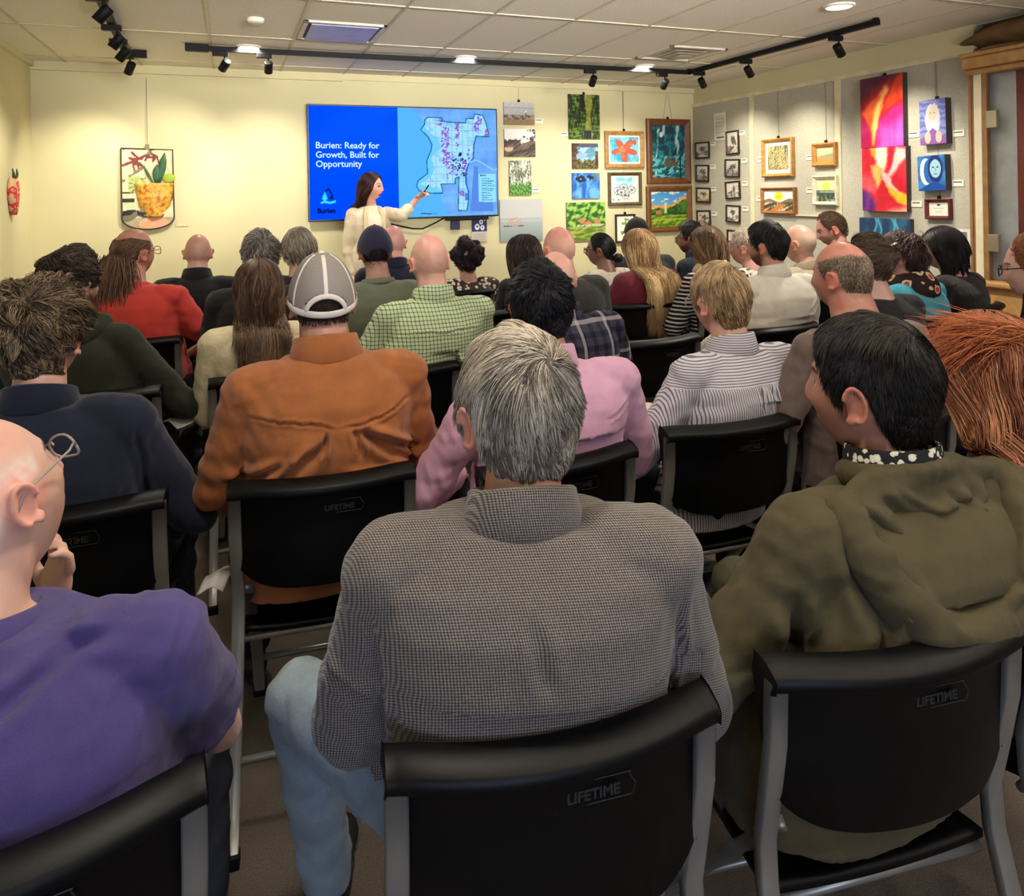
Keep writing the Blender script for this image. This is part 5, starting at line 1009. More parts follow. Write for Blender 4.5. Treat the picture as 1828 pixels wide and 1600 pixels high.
# --- A  purple T-shirt
p = person('balding person with clear-rimmed glasses in a purple T-shirt, chin on hand, at the left edge', -30, 742, 0.95, face=-6, hy=-28, hp=20, hr=-15, skin=(225, 165, 140), stubble=((232, 222, 212), 1.3, .6), top='tee', topmat=cloth((76, 66, 116), .06, .3, name='purple_jersey', weave=900), short=True, sw=.285, g=1.35, belly=1.1, near=True, voxel=.0045, armpose='chin', hs=1.02,
           collar='crew', amp=.006, cr=[(-.25, .62, .24, .80, .012, .006), (-.25, .56, .22, .72, .012, .007), (-.25, .70, .1, .84, .014, .005), (-.2, .95, .05, .99, .012, .005), (.05, .93, .2, 1.0, .01, .006)], ch=(-.282, 1.10, 6.6), up=0.015, wx='folding chair cut by the bottom left corner, behind the purple T-shirt', legmat=plain((60, 62, 70), .85, .1, name='grey_trousers'))
glasses(p, (150, 140, 135), .0018)
# --- B  tweed jacket
p = person('grey-haired person in a grey-brown tweed jacket and jeans, front centre, closest', 922, 575, 1.18, face=-18, hy=20, hp=3, fwd=-.03, ch=(.412, 1.025, -6.8), skin=(214, 150, 120), hoff=.02, st=dict(col=[(112, 100, 84), (200, 188, 166)], mix=.40, t=.008, top=.017, L=.046, n=9500, lift=.14, wild=.4, r=.0006, whorl=(.012, -.07, .09), grav=.35, lump=.14, mixz=.3), top='jacket', topmat=tweed((52, 46, 44), (106, 98, 92), (150, 142, 132)), sw=.24, g=1.1, near=True, voxel=.0045, hs=1.05, collar='jacket', sq=1, amp=.004, off=.018,
           cr=[(.0, .99, .02, .90, .01, .003), (-.22, .98, -.2, .72, .006, .004), (.22, .98, .2, .72, .006, .004), (.21, .85, .1, .70, .016, .005), (-.3, .86, -.2, .82, .01, .006)], kn=[(-.42, .33, .55), (.10, .46, .55)], legmat=cloth((136, 152, 160), .12, .25, name='washed_denim'), armpose='wide', elbow=.0, chairoff=(-.03, -.02), wx='folding chair under the tweed jacket, largest and nearest', up=0.02)
# --- C  olive jacket
p = person('black-haired person in an olive hooded jacket with a dotted collar, looking left', 1552, 553, 1.27, face=-2, hy=22, hp=2, ch=(.975, .98, -8), fwd=-.02, crs=2.8, skin=(190, 120, 88), hoff=.02, st=dict(col=[(20, 15, 12), (52, 42, 34)], mix=.25, t=.008, top=.016, L=.030, n=7500, lift=.12, wild=.22, clump=.25, r=.0006, whorl=(.0, -.06, .10), lump=.25, line='full', rough=.38, grav=.3), top='jacket', topmat=cloth((80, 72, 49), .07, .3, .75, name='olive_cotton', weave=1000, sheen=.05), sw=.275, g=1.15, near=True, voxel=.0045, hs=1.12, sq=.4, amp=.007, off=.024,
           cr=[(-.22, .98, -.12, .70, .012, .010), (-.30, .90, -.16, .66, .014, .010), (-.15, .92, -.02, .66, .012, .008), (.22, .98, .14, .80, .01, .008), (.25, .92, .17, .72, .012, .008), (-.26, .78, -.1, .62, .012, .008), (-.05, .80, .2, .70, .014, .005), (.28, .86, .2, .66, .01, .007)], armpose='wide', elbow=.03, wx='folding chair under the olive hooded jacket', legmat=plain((70, 68, 48), .85, name='olive_trousers'), chairoff=(-.015, 0))
LX, LY = p['lean'], p['fwd']; olive = cloth((80, 72, 49), .07, .3, .75, name='olive_cotton', weave=1000, sheen=.05); C7 = p['C7']
C = []
for i in range(30):   # hood: a draped U over the shoulders and the upper back
    a = math.pi*(i/29.); x = -.03*math.sin(a)-.185*math.cos(a); q = math.sin(a); C.append(ellipsoid((x, -.075-.115*q**.7+.01, C7-.0-.175*q**1.2), (.034, .03+.012*q, .032+.012*q), None, 12, 8))
for i in range(7):
    for j in range(9):
        t_ = i/7.; a = math.pi*(j+.5)/9; q = math.sin(a); x = -.03*q-.17*math.cos(a)*(.55+.45*t_); C.append(ellipsoid((x, -.05-.072*q*(.3+.7*t_), C7+.02-.15*q*t_), (.04, .022, .035), None, 10, 8))
for i in range(24): a = 2*math.pi*i/24; C.append(ellipsoid((.075*math.cos(a)*1.15, -.005+.075*math.sin(a), C7+.022-.018*math.sin(a)), (.022, .02, .022), None, 8, 6))
me = remesh(C, .0055, 4, .6); V = getV(me); Nn = getN(me); D = 1.3*creases(V, Nn, [(-.17, C7-.01, -.10, C7-.07, .012, .013), (-.11, C7-.065, -.02, C7-.10, .012, .013), (-.03, C7-.10, .07, C7-.085, .012, .013), (.06, C7-.09, .15, C7-.02, .012, .013), (-.12, C7+.01, -.03, C7-.035, .009, .012), (-.04, C7-.03, .09, C7-.02, .009, .012), (.15, C7+.01, .04, C7-.09, .009, .011), (-.1, C7+.02, .03, C7-.05, .008, .009), (-.08, C7-.08, .1, C7-.12, .009, .009), (.02, C7+.01, .10, C7-.06, .008, .008), (.16, C7-.06, .03, C7-.15, .008, .008), (-.16, C7-.06, -.06, C7-.15, .008, .008)])+.004*snoise(V*np.array([1, 1, 1.6]), 24, 3); setV(me, V+Nn*D[:, None]+np.array([LX, LY, 0])); link('hood', me, olive, p['gar'])
hc_ = p['hd'].c; V, Fc = lathe_band([(.004, -.02), (.002, .04), (.004, .05), (.009, .048), (.016, .0), (.014, -.02)], .072, .07, (LX+.002, LY, C7+.018), .012, 44)
finish('dotted_collar', V, Fc, blobs((28, 28, 32), (200, 195, 170), (210, 205, 180), 62, .36, name='dotted_cotton'), p['gar'])
# --- D  redhead
p = person('red-haired person with long loose hair in a dark navy top, at the right edge', 1764, 556, 1.56, face=6, hy=-18, hp=-2, skin=(215, 150, 125), hoff=.02, longst=dict(col=[(136, 78, 48), (214, 148, 100)], mix=.42, L=.36, n=5200, wave=.35, t=.02, r=.0013, w=.20, vol=1.6), topcol=(34, 30, 52), top='knit', sw=.215, g=1.0, near=True, voxel=.006, collar=None, chairoff=(0, 0), wx='folding chair of the red-haired person, cut by the right edge', cr=None)
# loose half-up lock sweeping to the left of her head
hd = p['hd']; rg = np.random.default_rng(3); n_ = 420; P = []
for i in range(n_):
    a0 = np.array([rg.uniform(-.02, .05), -.09+rg.uniform(-.02, .02), .09+rg.uniform(-.04, .02)]); d_ = rg.normal(size=3)*.018; e = np.array([-.14, -.02, .07])+rg.normal(size=3)*np.array([.02, .03, .04]); mid = np.array([-.07, -.085, .13])+d_; ts = np.linspace(0, 1, 9)[:, None]; P.append(a0*(1-ts)**2+2*mid*ts*(1-ts)+e*ts**2)
P = np.array(P); mesh_strands(hd(P.reshape(-1, 3)).reshape(P.shape), .0011, srgb2lin(np.array([[170, 92, 48]])/255.)*rg.uniform(.6, 1.5, (n_, 1)), p['root'], 'loose_lock')
# --- E  right edge, glasses, black vest
p = person('person with dark-rimmed glasses in a black vest over white sleeves, at the right edge', 1850, 420, 2.75, face=12, hy=12, hp=-6, skin=(222, 160, 140), st=dict(col=[(120, 70, 45), (165, 105, 75)], mix=.5, t=.007, top=.012, L=.02, n=2500, comb='side', lump=.2, line='high'), top='shirt', topmat=plain((222, 216, 205), .8, name='white_sleeves'), sw=.235, voxel=.006, near=True, hs=1.06, wx='folding chair of the person in the black vest at the right edge')
glasses(p, (22, 20, 22), .0028)
C = [rings(torso_rings(p['C7'], .235-.02, 1.02, .022, top=1.0, bot=.1))]; me = remesh(C, .012, 3); link('vest', me, plain((18, 18, 20), .8, .15, name='black_fleece'), p['gar'])
V, Fc = lathe_band([(.012, -.05), (.006, 0), (.012, .052), (.018, .056), (.024, .05), (.028, 0), (.035, -.04)], .066, .062, (0, -.0, p['C7']+.005), .01); finish('stand_collar', V, Fc, plain((18, 18, 20), .8, .15, name='black_fleece'), p['gar'])
# --- F  navy blazer
p = person('curly brown-haired person in a navy blazer, second row at far left', 78, 505, 1.85, ch=(-.37, 2.08, -4), face=-3, hy=-14, hp=4, skin=(226, 160, 138), hoff=.028, st=dict(col=[(72, 56, 42), (150, 128, 98)], mix=.45, t=.010, top=.032, back=.018, L=.07, n=6500, curl=.75, cf=.9, lift=.18, wild=.55, r=.0009, lump=.55, whorl=(0, -.06, .1), S=10, clump=.85, K=150), top='jacket', topmat=cloth((30, 34, 52), .08, .15, name='navy_wool', weave=900), sw=.245, g=1.05, near=True, voxel=.006, collar='jacket', sq=1, amp=.004, armpose='wide', wx='folding chair under the navy blazer, second row far left', elbow=.02, legmat=plain((16, 16, 22), .85, name='black_trousers'),
           cr=[(.23, .98, .21, .72, .006, .005), (-.23, .98, -.21, .72, .006, .005), (.2, .84, .02, .74, .016, .005)])
# --- G  orange shirt, white trucker cap
p = person('person in a rust orange shirt and a white mesh-backed cap worn forward', 574, 462, 2.02, ch=(.227, 2.02, -6), crs=3.2, face=3, hy=-4, hp=3, skin=(196, 130, 105), st=dict(col=[(48, 36, 30), (80, 62, 52)], mix=.3, t=.004, L=.012, n=3500, fuzz=1, r=.0006, nostrand=0), top='shirt', topmat=cloth((162, 98, 54), .07, .3, .8, name='rust_corduroy', weave=1100, sheen=.2), sw=.262, g=1.25, near=True, voxel=.005, collar='shirt', amp=.007, hs=1.03, armpose='wide', neckr=.066, belly=1.1, elbow=.0, wx='folding chair under the rust orange shirt',
           cr=[(-.215, .985, .0, .945, .0035, .0035), (.215, .985, .0, .945, .0035, .0035), (-.035, .945, -.05, .86, .006, .006), (.035, .945, .05, .86, .006, .006), (-.03, .93, -.24, .76, .010, .011), (.04, .93, .25, .82, .010, .010), (-.05, .90, -.26, .70, .012, .010), (.06, .91, .26, .78, .009, .008), (.25, .78, -.1, .745, .010, .012), (-.24, .69, .24, .77, .012, .012), (-.25, .655, .25, .72, .011, .010), (-.25, .62, .25, .65, .010, .010), (.0, .82, .24, .80, .010, .007), (-.27, .80, -.12, .86, .010, .007), (-.1, .80, -.26, .66, .012, .006)], up=0.015)
cap(p, (34, 32, 36), mesh=True)
# --- H  pink shirt
p = person('black-haired person in a pink shirt, half hidden behind the tweed jacket', 963, 468, 2.12, ch=(.80, 1.89, 2), crs=3, face=0, hy=-14, hp=2, skin=(206, 125, 105), hoff=.02, st=dict(col=[(18, 18, 22), (44, 44, 50)], mix=.3, t=.012, top=.024, L=.035, n=3800, lift=.7, wild=.6, r=.001, lump=.35), top='shirt', topmat=cloth((206, 158, 184), .05, .2, name='pink_cotton', weave=1100), sw=.262, g=1.2, near=True, voxel=.006, collar='shirt', amp=.006, armpose='wide', elbow=.05, wx='folding chair under the pink shirt', cr=[(.25, .7, .05, .66, .01, .009), (.24, .75, .1, .78, .01, .006), (.22, .95, .1, .93, .004, .003)], fwd=-0.02)
# --- I  striped shirt
p = person('sandy blond person in a grey and white striped shirt, short hair', 1284, 470, 2.26, ch=(1.41, 1.94, -4), crs=2.8, face=4, hy=2, hp=-4, skin=(222, 160, 130), hoff=.014, st=dict(col=[(126, 98, 68), (196, 166, 126)], mix=.5, t=.010, top=.020, L=.045, n=4600, lift=.15, wild=.22, r=.0008, whorl=(.01, -.045, .105), grav=.4, lump=.12), top='shirt', topmat=stripes((204, 200, 204), (112, 110, 126), .0074, .38, 0, yoke=.93), sw=.245, g=1.05, near=True, voxel=.0055, collar='shirt', amp=.006, armpose='wide', elbow=.03, wx='folding chair under the grey striped shirt',
           cr=[(.02, .93, .05, .80, .006, .007), (-.02, .93, .0, .84, .006, .005), (.22, .93, .1, .72, .01, .009), (-.22, .74, .2, .80, .01, .008), (-.2, .70, .22, .73, .01, .008), (.08, .9, .2, .75, .01, .006)])
glasses(p, (170, 170, 175), .0016)
# --- J  dark green hoodie
p = person('curly dark-haired bearded person in a dark green hooded sweatshirt', 128, 445, 2.85, ch=(-.46, 3.15, -6), face=-12, hy=-30, hp=0, skin=(205, 150, 130), hoff=.022, st=dict(col=[(58, 46, 38), (105, 88, 72)], mix=.35, t=.014, top=.028, back=.02, L=.05, n=4200, curl=.9, cf=1.8, lift=.5, wild=.6, r=.0012, lump=.45, clump=.85, K=130, beard=(70, 52, 42)), top='knit', topmat=cloth((44, 48, 38), .08, .2, name='dark_green_fleece'), sw=.26, g=1.2, near=True, voxel=.008, amp=.006, armpose='wide', elbow=.05, wx='folding chair under the dark green hooded sweatshirt', legmat=cloth((52, 44, 46), .1, .2, name='plum_trousers'))
C7 = p['C7']; C = [ellipsoid((.13*math.sin(a), -.03-.1*max(0, math.cos(a)), C7+.0-.06*max(0, math.cos(a))), (.045, .04, .04), None, 10, 8) for a in np.linspace(-2.2, 2.2, 22)]+[ellipsoid((x, -.115, C7-.05), (.05, .03, .05), None, 10, 8) for x in (-.06, 0, .06)]
me = remesh(C, .009, 4); setV(me, getV(me)+np.array([p['lean'], p['fwd'], 0])); link('hood', me, cloth((44, 48, 38), .08, .2, name='dark_green_fleece'), p['gar'])
# --- K  red shirt, ponytail
p = person('balding person with a long brown ponytail, glasses and a red T-shirt', 238, 408, 3.78, ch=(-.45, 4.16, -6), face=-14, hy=-30, hp=4, skin=(205, 135, 112), st=dict(col=[(92, 68, 52), (125, 98, 78)], mix=.4, bald=1.6, t=.006, L=.05, n=3000, comb='back', lift=.05, wild=.1, r=.0012, lump=.1), stubble=((110, 80, 62), 0, .35), top='tee', topmat=cloth((190, 62, 54), .05, .2, name='red_cotton'), short=True, sw=.285, g=1.4, near=False, voxel=.008, collar='crew', amp=.006, hs=1.1, neckr=.07, wx='folding chair under the red T-shirt', armpose='wide', elbow=.05, belly=1.2)
glasses(p, (120, 90, 80), .002)
hd = p['hd']; rg = np.random.default_rng(9); n_ = 1500; a0 = hd((0, -.095, -.01)); ts = np.linspace(0, 1, 12)
P = np.zeros((n_, 12, 3)); o_ = rg.normal(size=(n_, 3))*np.array([.022, .012, .01]); ph = rg.integers(0, 7, n_)
for i, t in enumerate(ts): P[:, i] = a0+o_*(.6+1.6*math.sin(math.pi*min(1, t*.8+.1)))*(1+.0*t)+np.array([-.01*t, -.07*math.sin(t*2), -.42*t])+np.stack([np.sin(ph+t*9)*.008, 0*ph, 0*ph], 1)
mesh_strands(P, .0022, srgb2lin(np.array([[112, 82, 62]])/255.)*rg.uniform(.6, 1.5, (n_, 1)), p['root'], 'ponytail')
finish('ponytail_core', *tube([a0, a0+(-.0, -.05, -.12), a0+(-.005, -.065, -.25), a0+(-.01, -.06, -.36)], [.02, .038, .036, .012], 12), plain((88, 66, 50), .8, name='ponytail_brown'), p['root'])
# --- L  shaved head
person('person with a shaved head and a black polo shirt, alone near the left wall', 353, 418, 4.4, face=-6, hy=2, skin=(212, 150, 128), stubble=((130, 105, 92), 0, .3), topcol=(30, 30, 34), sw=.24, collar='shirt', wx='folding chair of the person with the shaved head', hs=.97)
# --- M, N grey heads
person('person with wavy dark grey hair in a dark sweater, third from left at the back', 466, 412, 3.72, face=-4, hy=4, hoff=.02, skin=(205, 150, 128), st=dict(col=[(72, 64, 58), (150, 142, 132)], mix=.4, t=.014, top=.024, L=.045, n=3600, curl=.3, wild=.4, lump=.3), topcol=(30, 30, 28), top='knit', sw=.25, g=1.1, wx='folding chair of the person with wavy dark grey hair')
person('person with collar-length straight grey hair in a black top, by the screen corner', 533, 404, 4.5, face=-2, hy=-12, hoff=.02, skin=(205, 150, 128), st=dict(col=[(100, 90, 78), (165, 155, 138)], mix=.5, t=.02, top=.02, back=.026, L=.07, n=3600, grav=.9, wild=.25, lump=.2, whorl=(0, -.01, .12)), topcol=(24, 22, 24), sw=.22, wx='folding chair of the person with collar-length grey hair', hs=1.06)
# --- O  cream sweater
p = person('person with shoulder-length brown hair in a cream sweater', 462, 460, 2.95, ch=(.14, 3.15, 0), face=2, hy=-4, hp=2, hoff=.015, skin=(215, 160, 135), longst=dict(col=[(78, 56, 40), (122, 94, 68)], mix=.45, L=.26, n=4200, wave=.22, t=.012, w=.13, r=.0016, vol=1.2), topmat=cloth((222, 206, 168), .05, .35, name='cream_wool', weave=420), top='knit', sw=.225, g=1.0, near=True, voxel=.008, collar=None, amp=.003, wx='folding chair under the cream sweater')
# --- Q cap, R bald in suit
p = person('person in a dark navy cap and a grey-green T-shirt, right of the white cap', 669, 408, 3.72, face=4, hy=-6, skin=(176, 118, 100), st=dict(col=[(26, 22, 26), (40, 36, 40)], mix=.3, t=.004, fuzz=1, L=.01, n=1500), top='tee', topmat=cloth((96, 102, 84), .05, .2, name='sage_cotton'), sw=.25, g=1.1, collar='crew', wx='folding chair under the grey-green T-shirt')
cap(p, (32, 30, 52))
person('bald person in a dark navy suit, half hidden behind the navy cap', 701, 402, 4.75, face=2, hy=-10, skin=(212, 140, 128), stubble=((150, 115, 105), 0, .2), top='jacket', topmat=cloth((30, 32, 50), .06, .15, name='navy_suit'), sw=.25, collar='jacket', sq=1, wx='folding chair of the person in the navy suit')
# --- S green check
p = person('bald person in a green and white checked shirt', 765, 418, 3.02, ch=(.64, 3.02, 2), crs=3, face=4, hy=2, hp=2, skin=(226, 160, 140), stubble=((180, 140, 115), 1.35, .55), top='shirt', topmat=checks((196, 214, 172), (52, 66, 44), .0155, .24), sw=.262, g=1.25, near=True, voxel=.006, collar='shirt', amp=.005, neckr=.064, armpose='wide', elbow=.01, wx='folding chair under the green checked shirt', cr=[(-.2, .96, .2, .96, .004, .004), (.05, .86, .24, .76, .01, .009), (-.2, .8, -.05, .72, .01, .006), (-.2, .68, .22, .72, .01, .007)], hs=1.04)
# --- T leopard updo
person('person with a dark updo and a black and white patterned blouse, under the sign', 831, 430, 4.95, ch=(1.53, 5.04, 0), face=2, hy=-4, hoff=.03, skin=(170, 115, 95), st=dict(col=[(36, 26, 34), (66, 48, 56)], mix=.3, t=.016, top=.03, back=.05, L=.05, n=3200, curl=.8, wild=.8, lump=.9, comb='bun', bun=(0, -.12, .03)), topmat=blobs((58, 44, 44), (205, 190, 170), (218, 205, 190), 34, .42, name='leopard_print'), top='knit', sw=.215, collar=None, wx='folding chair of the person in the patterned blouse')
# --- U long dark hair
person('person with very long straight dark hair, left of the two bald heads', 935, 418, 4.75, face=2, hy=-16, hoff=.015, skin=(205, 150, 130), longst=dict(col=[(48, 36, 38), (84, 66, 64)], mix=.4, L=.52, n=4200, wave=.1, t=.012, w=.12, vol=1.2), topcol=(40, 34, 44), top='knit', sw=.2, wx='folding chair of the person with very long dark hair', hs=1.04)
# --- V, W bald
person('bald person in a charcoal jacket, the farther of two bald heads in a line', 997, 405, 4.1, face=4, hy=6, skin=(214, 134, 116), stubble=((200, 170, 145), 1.5, .5), top='jacket', topcol=(48, 48, 44), sw=.25, g=1.1, collar=None, hs=1.1, wx='folding chair under the charcoal jacket', neckr=.064)
p = person('bald person in a navy plaid shirt, behind the black-haired person in pink', 992, 449, 3.05, face=4, hy=-8, skin=(226, 165, 140), stubble=((200, 170, 150), 1.3, .3), topmat=checks((62, 62, 78), (28, 28, 44), .05, .45, 'plaid', minor=(176, 168, 172)), sw=.265, g=1.2, collar='shirt', amp=.006, elbow=.03, armpose='wide', wx='folding chair under the navy plaid shirt')
# --- X bun and glasses
p = person('person with black hair in a low bun, glasses and a pale patterned top', 1072, 417, 5.15, face=12, hy=34, skin=(150, 98, 78), st=dict(col=[(18, 16, 18), (34, 30, 32)], mix=.3, t=.007, L=.06, n=2600, comb='bun', bun=(0, -.13, -.05), lift=.02, wild=.05, lump=.1), topmat=blobs((205, 195, 180), (180, 168, 155), (160, 150, 145), 26, .3, name='pale_pattern'), top='knit', sw=.2, wx='folding chair of the person with the low bun')
glasses(p, (60, 36, 26), .003); V, Fc = ellipsoid(p['hd']((0, -.125, -.055)), (.038, .032, .036)); hb = finish('hair_bun', V+snoise(V, 60, 2)[:, None]*.002, Fc, plain((24, 20, 22), .5, name='bun_black'), p['root'])
V, Fc = ellipsoid(p['hd']((0, -.105, -.035)), (.03, .014, .022)); finish('hair_tie', V, Fc, WHITE(), p['root'])
# --- Y blonde
p = person('person with very long wavy blond hair in a maroon top', 1140, 408, 4.2, ch=(2.37, 3.98, -6), face=6, hy=-4, hp=2, hoff=.012, skin=(226, 170, 140), longst=dict(col=[(158, 122, 80), (222, 190, 142)], mix=.5, L=.52, n=6500, wave=.5, t=.012, w=.15, vol=1.5, r=.0016), topmat=cloth((98, 32, 44), .06, .3, name='maroon_knit'), top='knit', sw=.235, g=1.1, near=True, voxel=.009, lean=-.02, armpose='wide', elbow=.04, wx='folding chair under the maroon top, below the blond hair')
# --- Zc black cap
p = person('person in a black cap and a charcoal jacket, below the brown landscape frame', 1137, 392, 5.6, face=2, hy=-6, skin=(170, 115, 92), st=dict(col=[(20, 18, 18), (34, 30, 30)], mix=.3, t=.006, fuzz=1, L=.01, n=1200), topcol=(50, 50, 52), top='jacket', sw=.26, g=1.15, wx='folding chair of the person in the black cap', lean=0, hs=1.1)
cap(p, (26, 24, 26))
# --- AA profile
p = person('dark-haired bearded person with glasses and a dark navy jacket, face in profile', 1233, 396, 5.6, face=20, hy=24, skin=(168, 105, 82), hoff=.012, st=dict(col=[(20, 17, 16), (36, 30, 28)], mix=.3, t=.010, top=.018, L=.03, n=2200, beard=(48, 34, 28)), topcol=(28, 36, 46), top='jacket', sw=.23, collar='stand', wx='folding chair of the bearded person in profile', voxel=.006, hs=1.03)
glasses(p, (30, 22, 20), .0028)
# --- AB stripes and scarf
p = person('person with long light brown hair, a beige scarf and a black and white striped top', 1262, 402, 4.5, face=2, hy=0, hoff=.015, skin=(220, 160, 135), longst=dict(col=[(98, 74, 54), (158, 128, 96)], mix=.5, L=.36, n=4200, wave=.12, t=.012, w=.12, r=.0018), topmat=stripes((26, 25, 30), (196, 190, 188), .024, .4, 2, 'bold_stripes', wob=.02), top='knit', sw=.22, elbow=.04, armpose='wide', wx='folding chair of the person in the black and white striped top', voxel=.008, near=True, hs=1.03)
V, Fc = lathe_band([(.0, -.03), (.0, .05), (.03, .06), (.06, .02), (.05, -.04), (.02, -.05)], .062, .06, (0, 0, p['C7']-.005), .02, 48); V += (snoise(V, 24, 5)*.006)[:, None]; finish('scarf', V, Fc, cloth((196, 176, 140), .1, .3, name='beige_scarf'), p['gar'])
# --- AC white shirt
p = person('black-haired bearded person in a white shirt, face turned left', 1368, 394, 3.75, ch=(2.57, 3.03, 2), crs=3, face=0, hy=26, hp=0, hoff=.018, skin=(196, 128, 102), st=dict(col=[(20, 18, 18), (40, 36, 36)], mix=.3, t=.010, top=.022, back=.014, L=.03, n=3600, lift=.3, wild=.3, lump=.2, beard=(60, 40, 32)), topmat=cloth((226, 218, 204), .03, .3, name='white_linen', weave=1100), sw=.25, g=1.1, near=True, voxel=.007, collar='shirt', amp=.006, armpose='wide', elbow=.02, wx='folding chair under the white shirt', cr=[(-.2, .80, .15, .76, .008, .009), (-.15, .7, .2, .68, .009, .009), (.0, .66, .2, .62, .009, .008), (.2, .95, .1, .9, .01, .005)])
# --- hidden one behind
p = person('person with a pale patterned scarf, mostly hidden behind the white shirt', 1330, 408, 5.2, face=10, hy=25, hoff=.01, skin=(212, 140, 120), st=dict(col=[(170, 150, 130), (200, 185, 165)], mix=.5, t=.008, top=.012, L=.03, n=1800), topmat=blobs((205, 198, 182), (90, 95, 90), (60, 66, 62), 24, .3, name='leaf_print'), top='knit', sw=.2, wx='folding chair of the person with the patterned scarf', voxel=.007, hs=1.08)
# --- AE
p = person('bald elderly person in a beige jacket with a white collar', 1427, 401, 4.75, face=5, hy=16, hp=-2, skin=(214, 150, 122), stubble=((205, 190, 165), 1.3, .5), top='jacket', topcol=(168, 154, 130), sw=.25, g=1.1, collar='jacket', hs=1.08, wx='folding chair under the beige jacket', voxel=.006)
# --- AF
p = person('short-haired person looking down in profile, in front of the white trim', 1484, 378, 5.4, face=20, hy=34, hp=-18, skin=(218, 140, 118), hoff=.006, st=dict(col=[(74, 54, 40), (104, 80, 60)], mix=.4, t=.007, top=.012, L=.02, n=2600, line='high', lump=.1), topcol=(46, 40, 40), sw=.23, collar='shirt', wx='folding chair of the person looking down', voxel=.006, near=False, hs=1.06)
# --- AG updo with clip
p = person('person with a brown updo held by a silver clip, behind the balding head', 1546, 416, 3.3, face=0, hy=12, hp=6, hoff=.02, skin=(205, 150, 130), st=dict(col=[(74, 58, 46), (112, 92, 74)], mix=.45, t=.012, top=.02, back=.03, L=.08, n=3200, comb='bun', bun=(.02, -.13, .09), lift=.1, wild=.3, lump=.4), topcol=(22, 22, 26), sw=.22, wx='folding chair of the person with the silver hair clip', lean=.0)
hd = p['hd']; finish('hair_clip', *tube(hd([(-.03, -.115, .1), (0, -.13, .112), (.035, -.115, .108)]), [.004, .006, .004], 8), plain((190, 180, 165), .25, .5, 1, name='clip_silver'), p['root'])
# --- AH
p = person('balding person with cropped grey hair in a taupe shirt, head turned left', 1502, 432, 2.42, face=0, hy=14, hp=0, skin=(206, 128, 104), st=dict(col=[(104, 88, 72), (160, 142, 120)], mix=.4, bald=1.6, t=.005, fuzz=1, L=.012, n=4200, r=.0007, line='high', lump=.1), stubble=((120, 95, 78), 1.6, .6), topmat=cloth((112, 96, 90), .05, .2, name='taupe_cotton'), sw=.262, g=1.25, near=True, voxel=.006, collar='crew', amp=.006, hs=.99, neckr=.068, armpose='wide', elbow=.03, wx='folding chair under the taupe shirt', top='tee')
# --- AI floral scarf
p = person('curly dark-haired person with a red and black flower scarf and a turquoise top', 1606, 414, 4.0, face=10, hy=28, hp=8, hoff=.02, skin=(210, 140, 120), st=dict(col=[(52, 36, 34), (92, 68, 60)], mix=.3, t=.016, top=.02, back=.035, L=.09, n=4600, curl=.8, cf=1.1, grav=1.2, wild=.4, lump=.5, r=.0016), topcol=(60, 150, 170), top='knit', sw=.225, g=1.1, near=False, voxel=.007, armpose='wide', elbow=.05, wx='folding chair under the turquoise top')
V, Fc = lathe_band([(.0, -.03), (.0, .05), (.03, .055), (.075, -.0), (.085, -.06), (.06, -.12), (.03, -.08)], .062, .06, (0, -.01, p['C7']+.0), .02, 48); V += (snoise(V, 20, 5)*.007)[:, None]; finish('scarf', V, Fc, blobs((44, 30, 30), (205, 190, 140), (196, 50, 70), 17, .40, name='flower_scarf'), p['gar'])
# --- AJ bob
p = person('person with a straight black bob in a black top with a white name tag', 1682, 406, 4.3, face=12, hy=26, hp=2, hoff=.015, skin=(196, 130, 108), longst=dict(col=[(24, 17, 18), (48, 36, 36)], mix=.25, L=.2, n=5200, wave=.04, t=.022, steer=0, w=.11, px=.02, r=.0018), topcol=(28, 24, 24), sw=.23, g=1.1, near=True, voxel=.008, wx='folding chair of the person with the black bob', chairrot=12)
MB().box((-.03, 0, -.02), (.03, .004, .02)).build('name_tag', WHITE(), p['gar']).location = (-.09, .12, p['C7']-.16)
# empty chairs
chair(1.86, 3.05, R(4), 'empty black folding chair left of the striped shirt'); chair(1.35, 4.12, R(2), 'empty black folding chair right of the green checked shirt, below the patterned blouse')
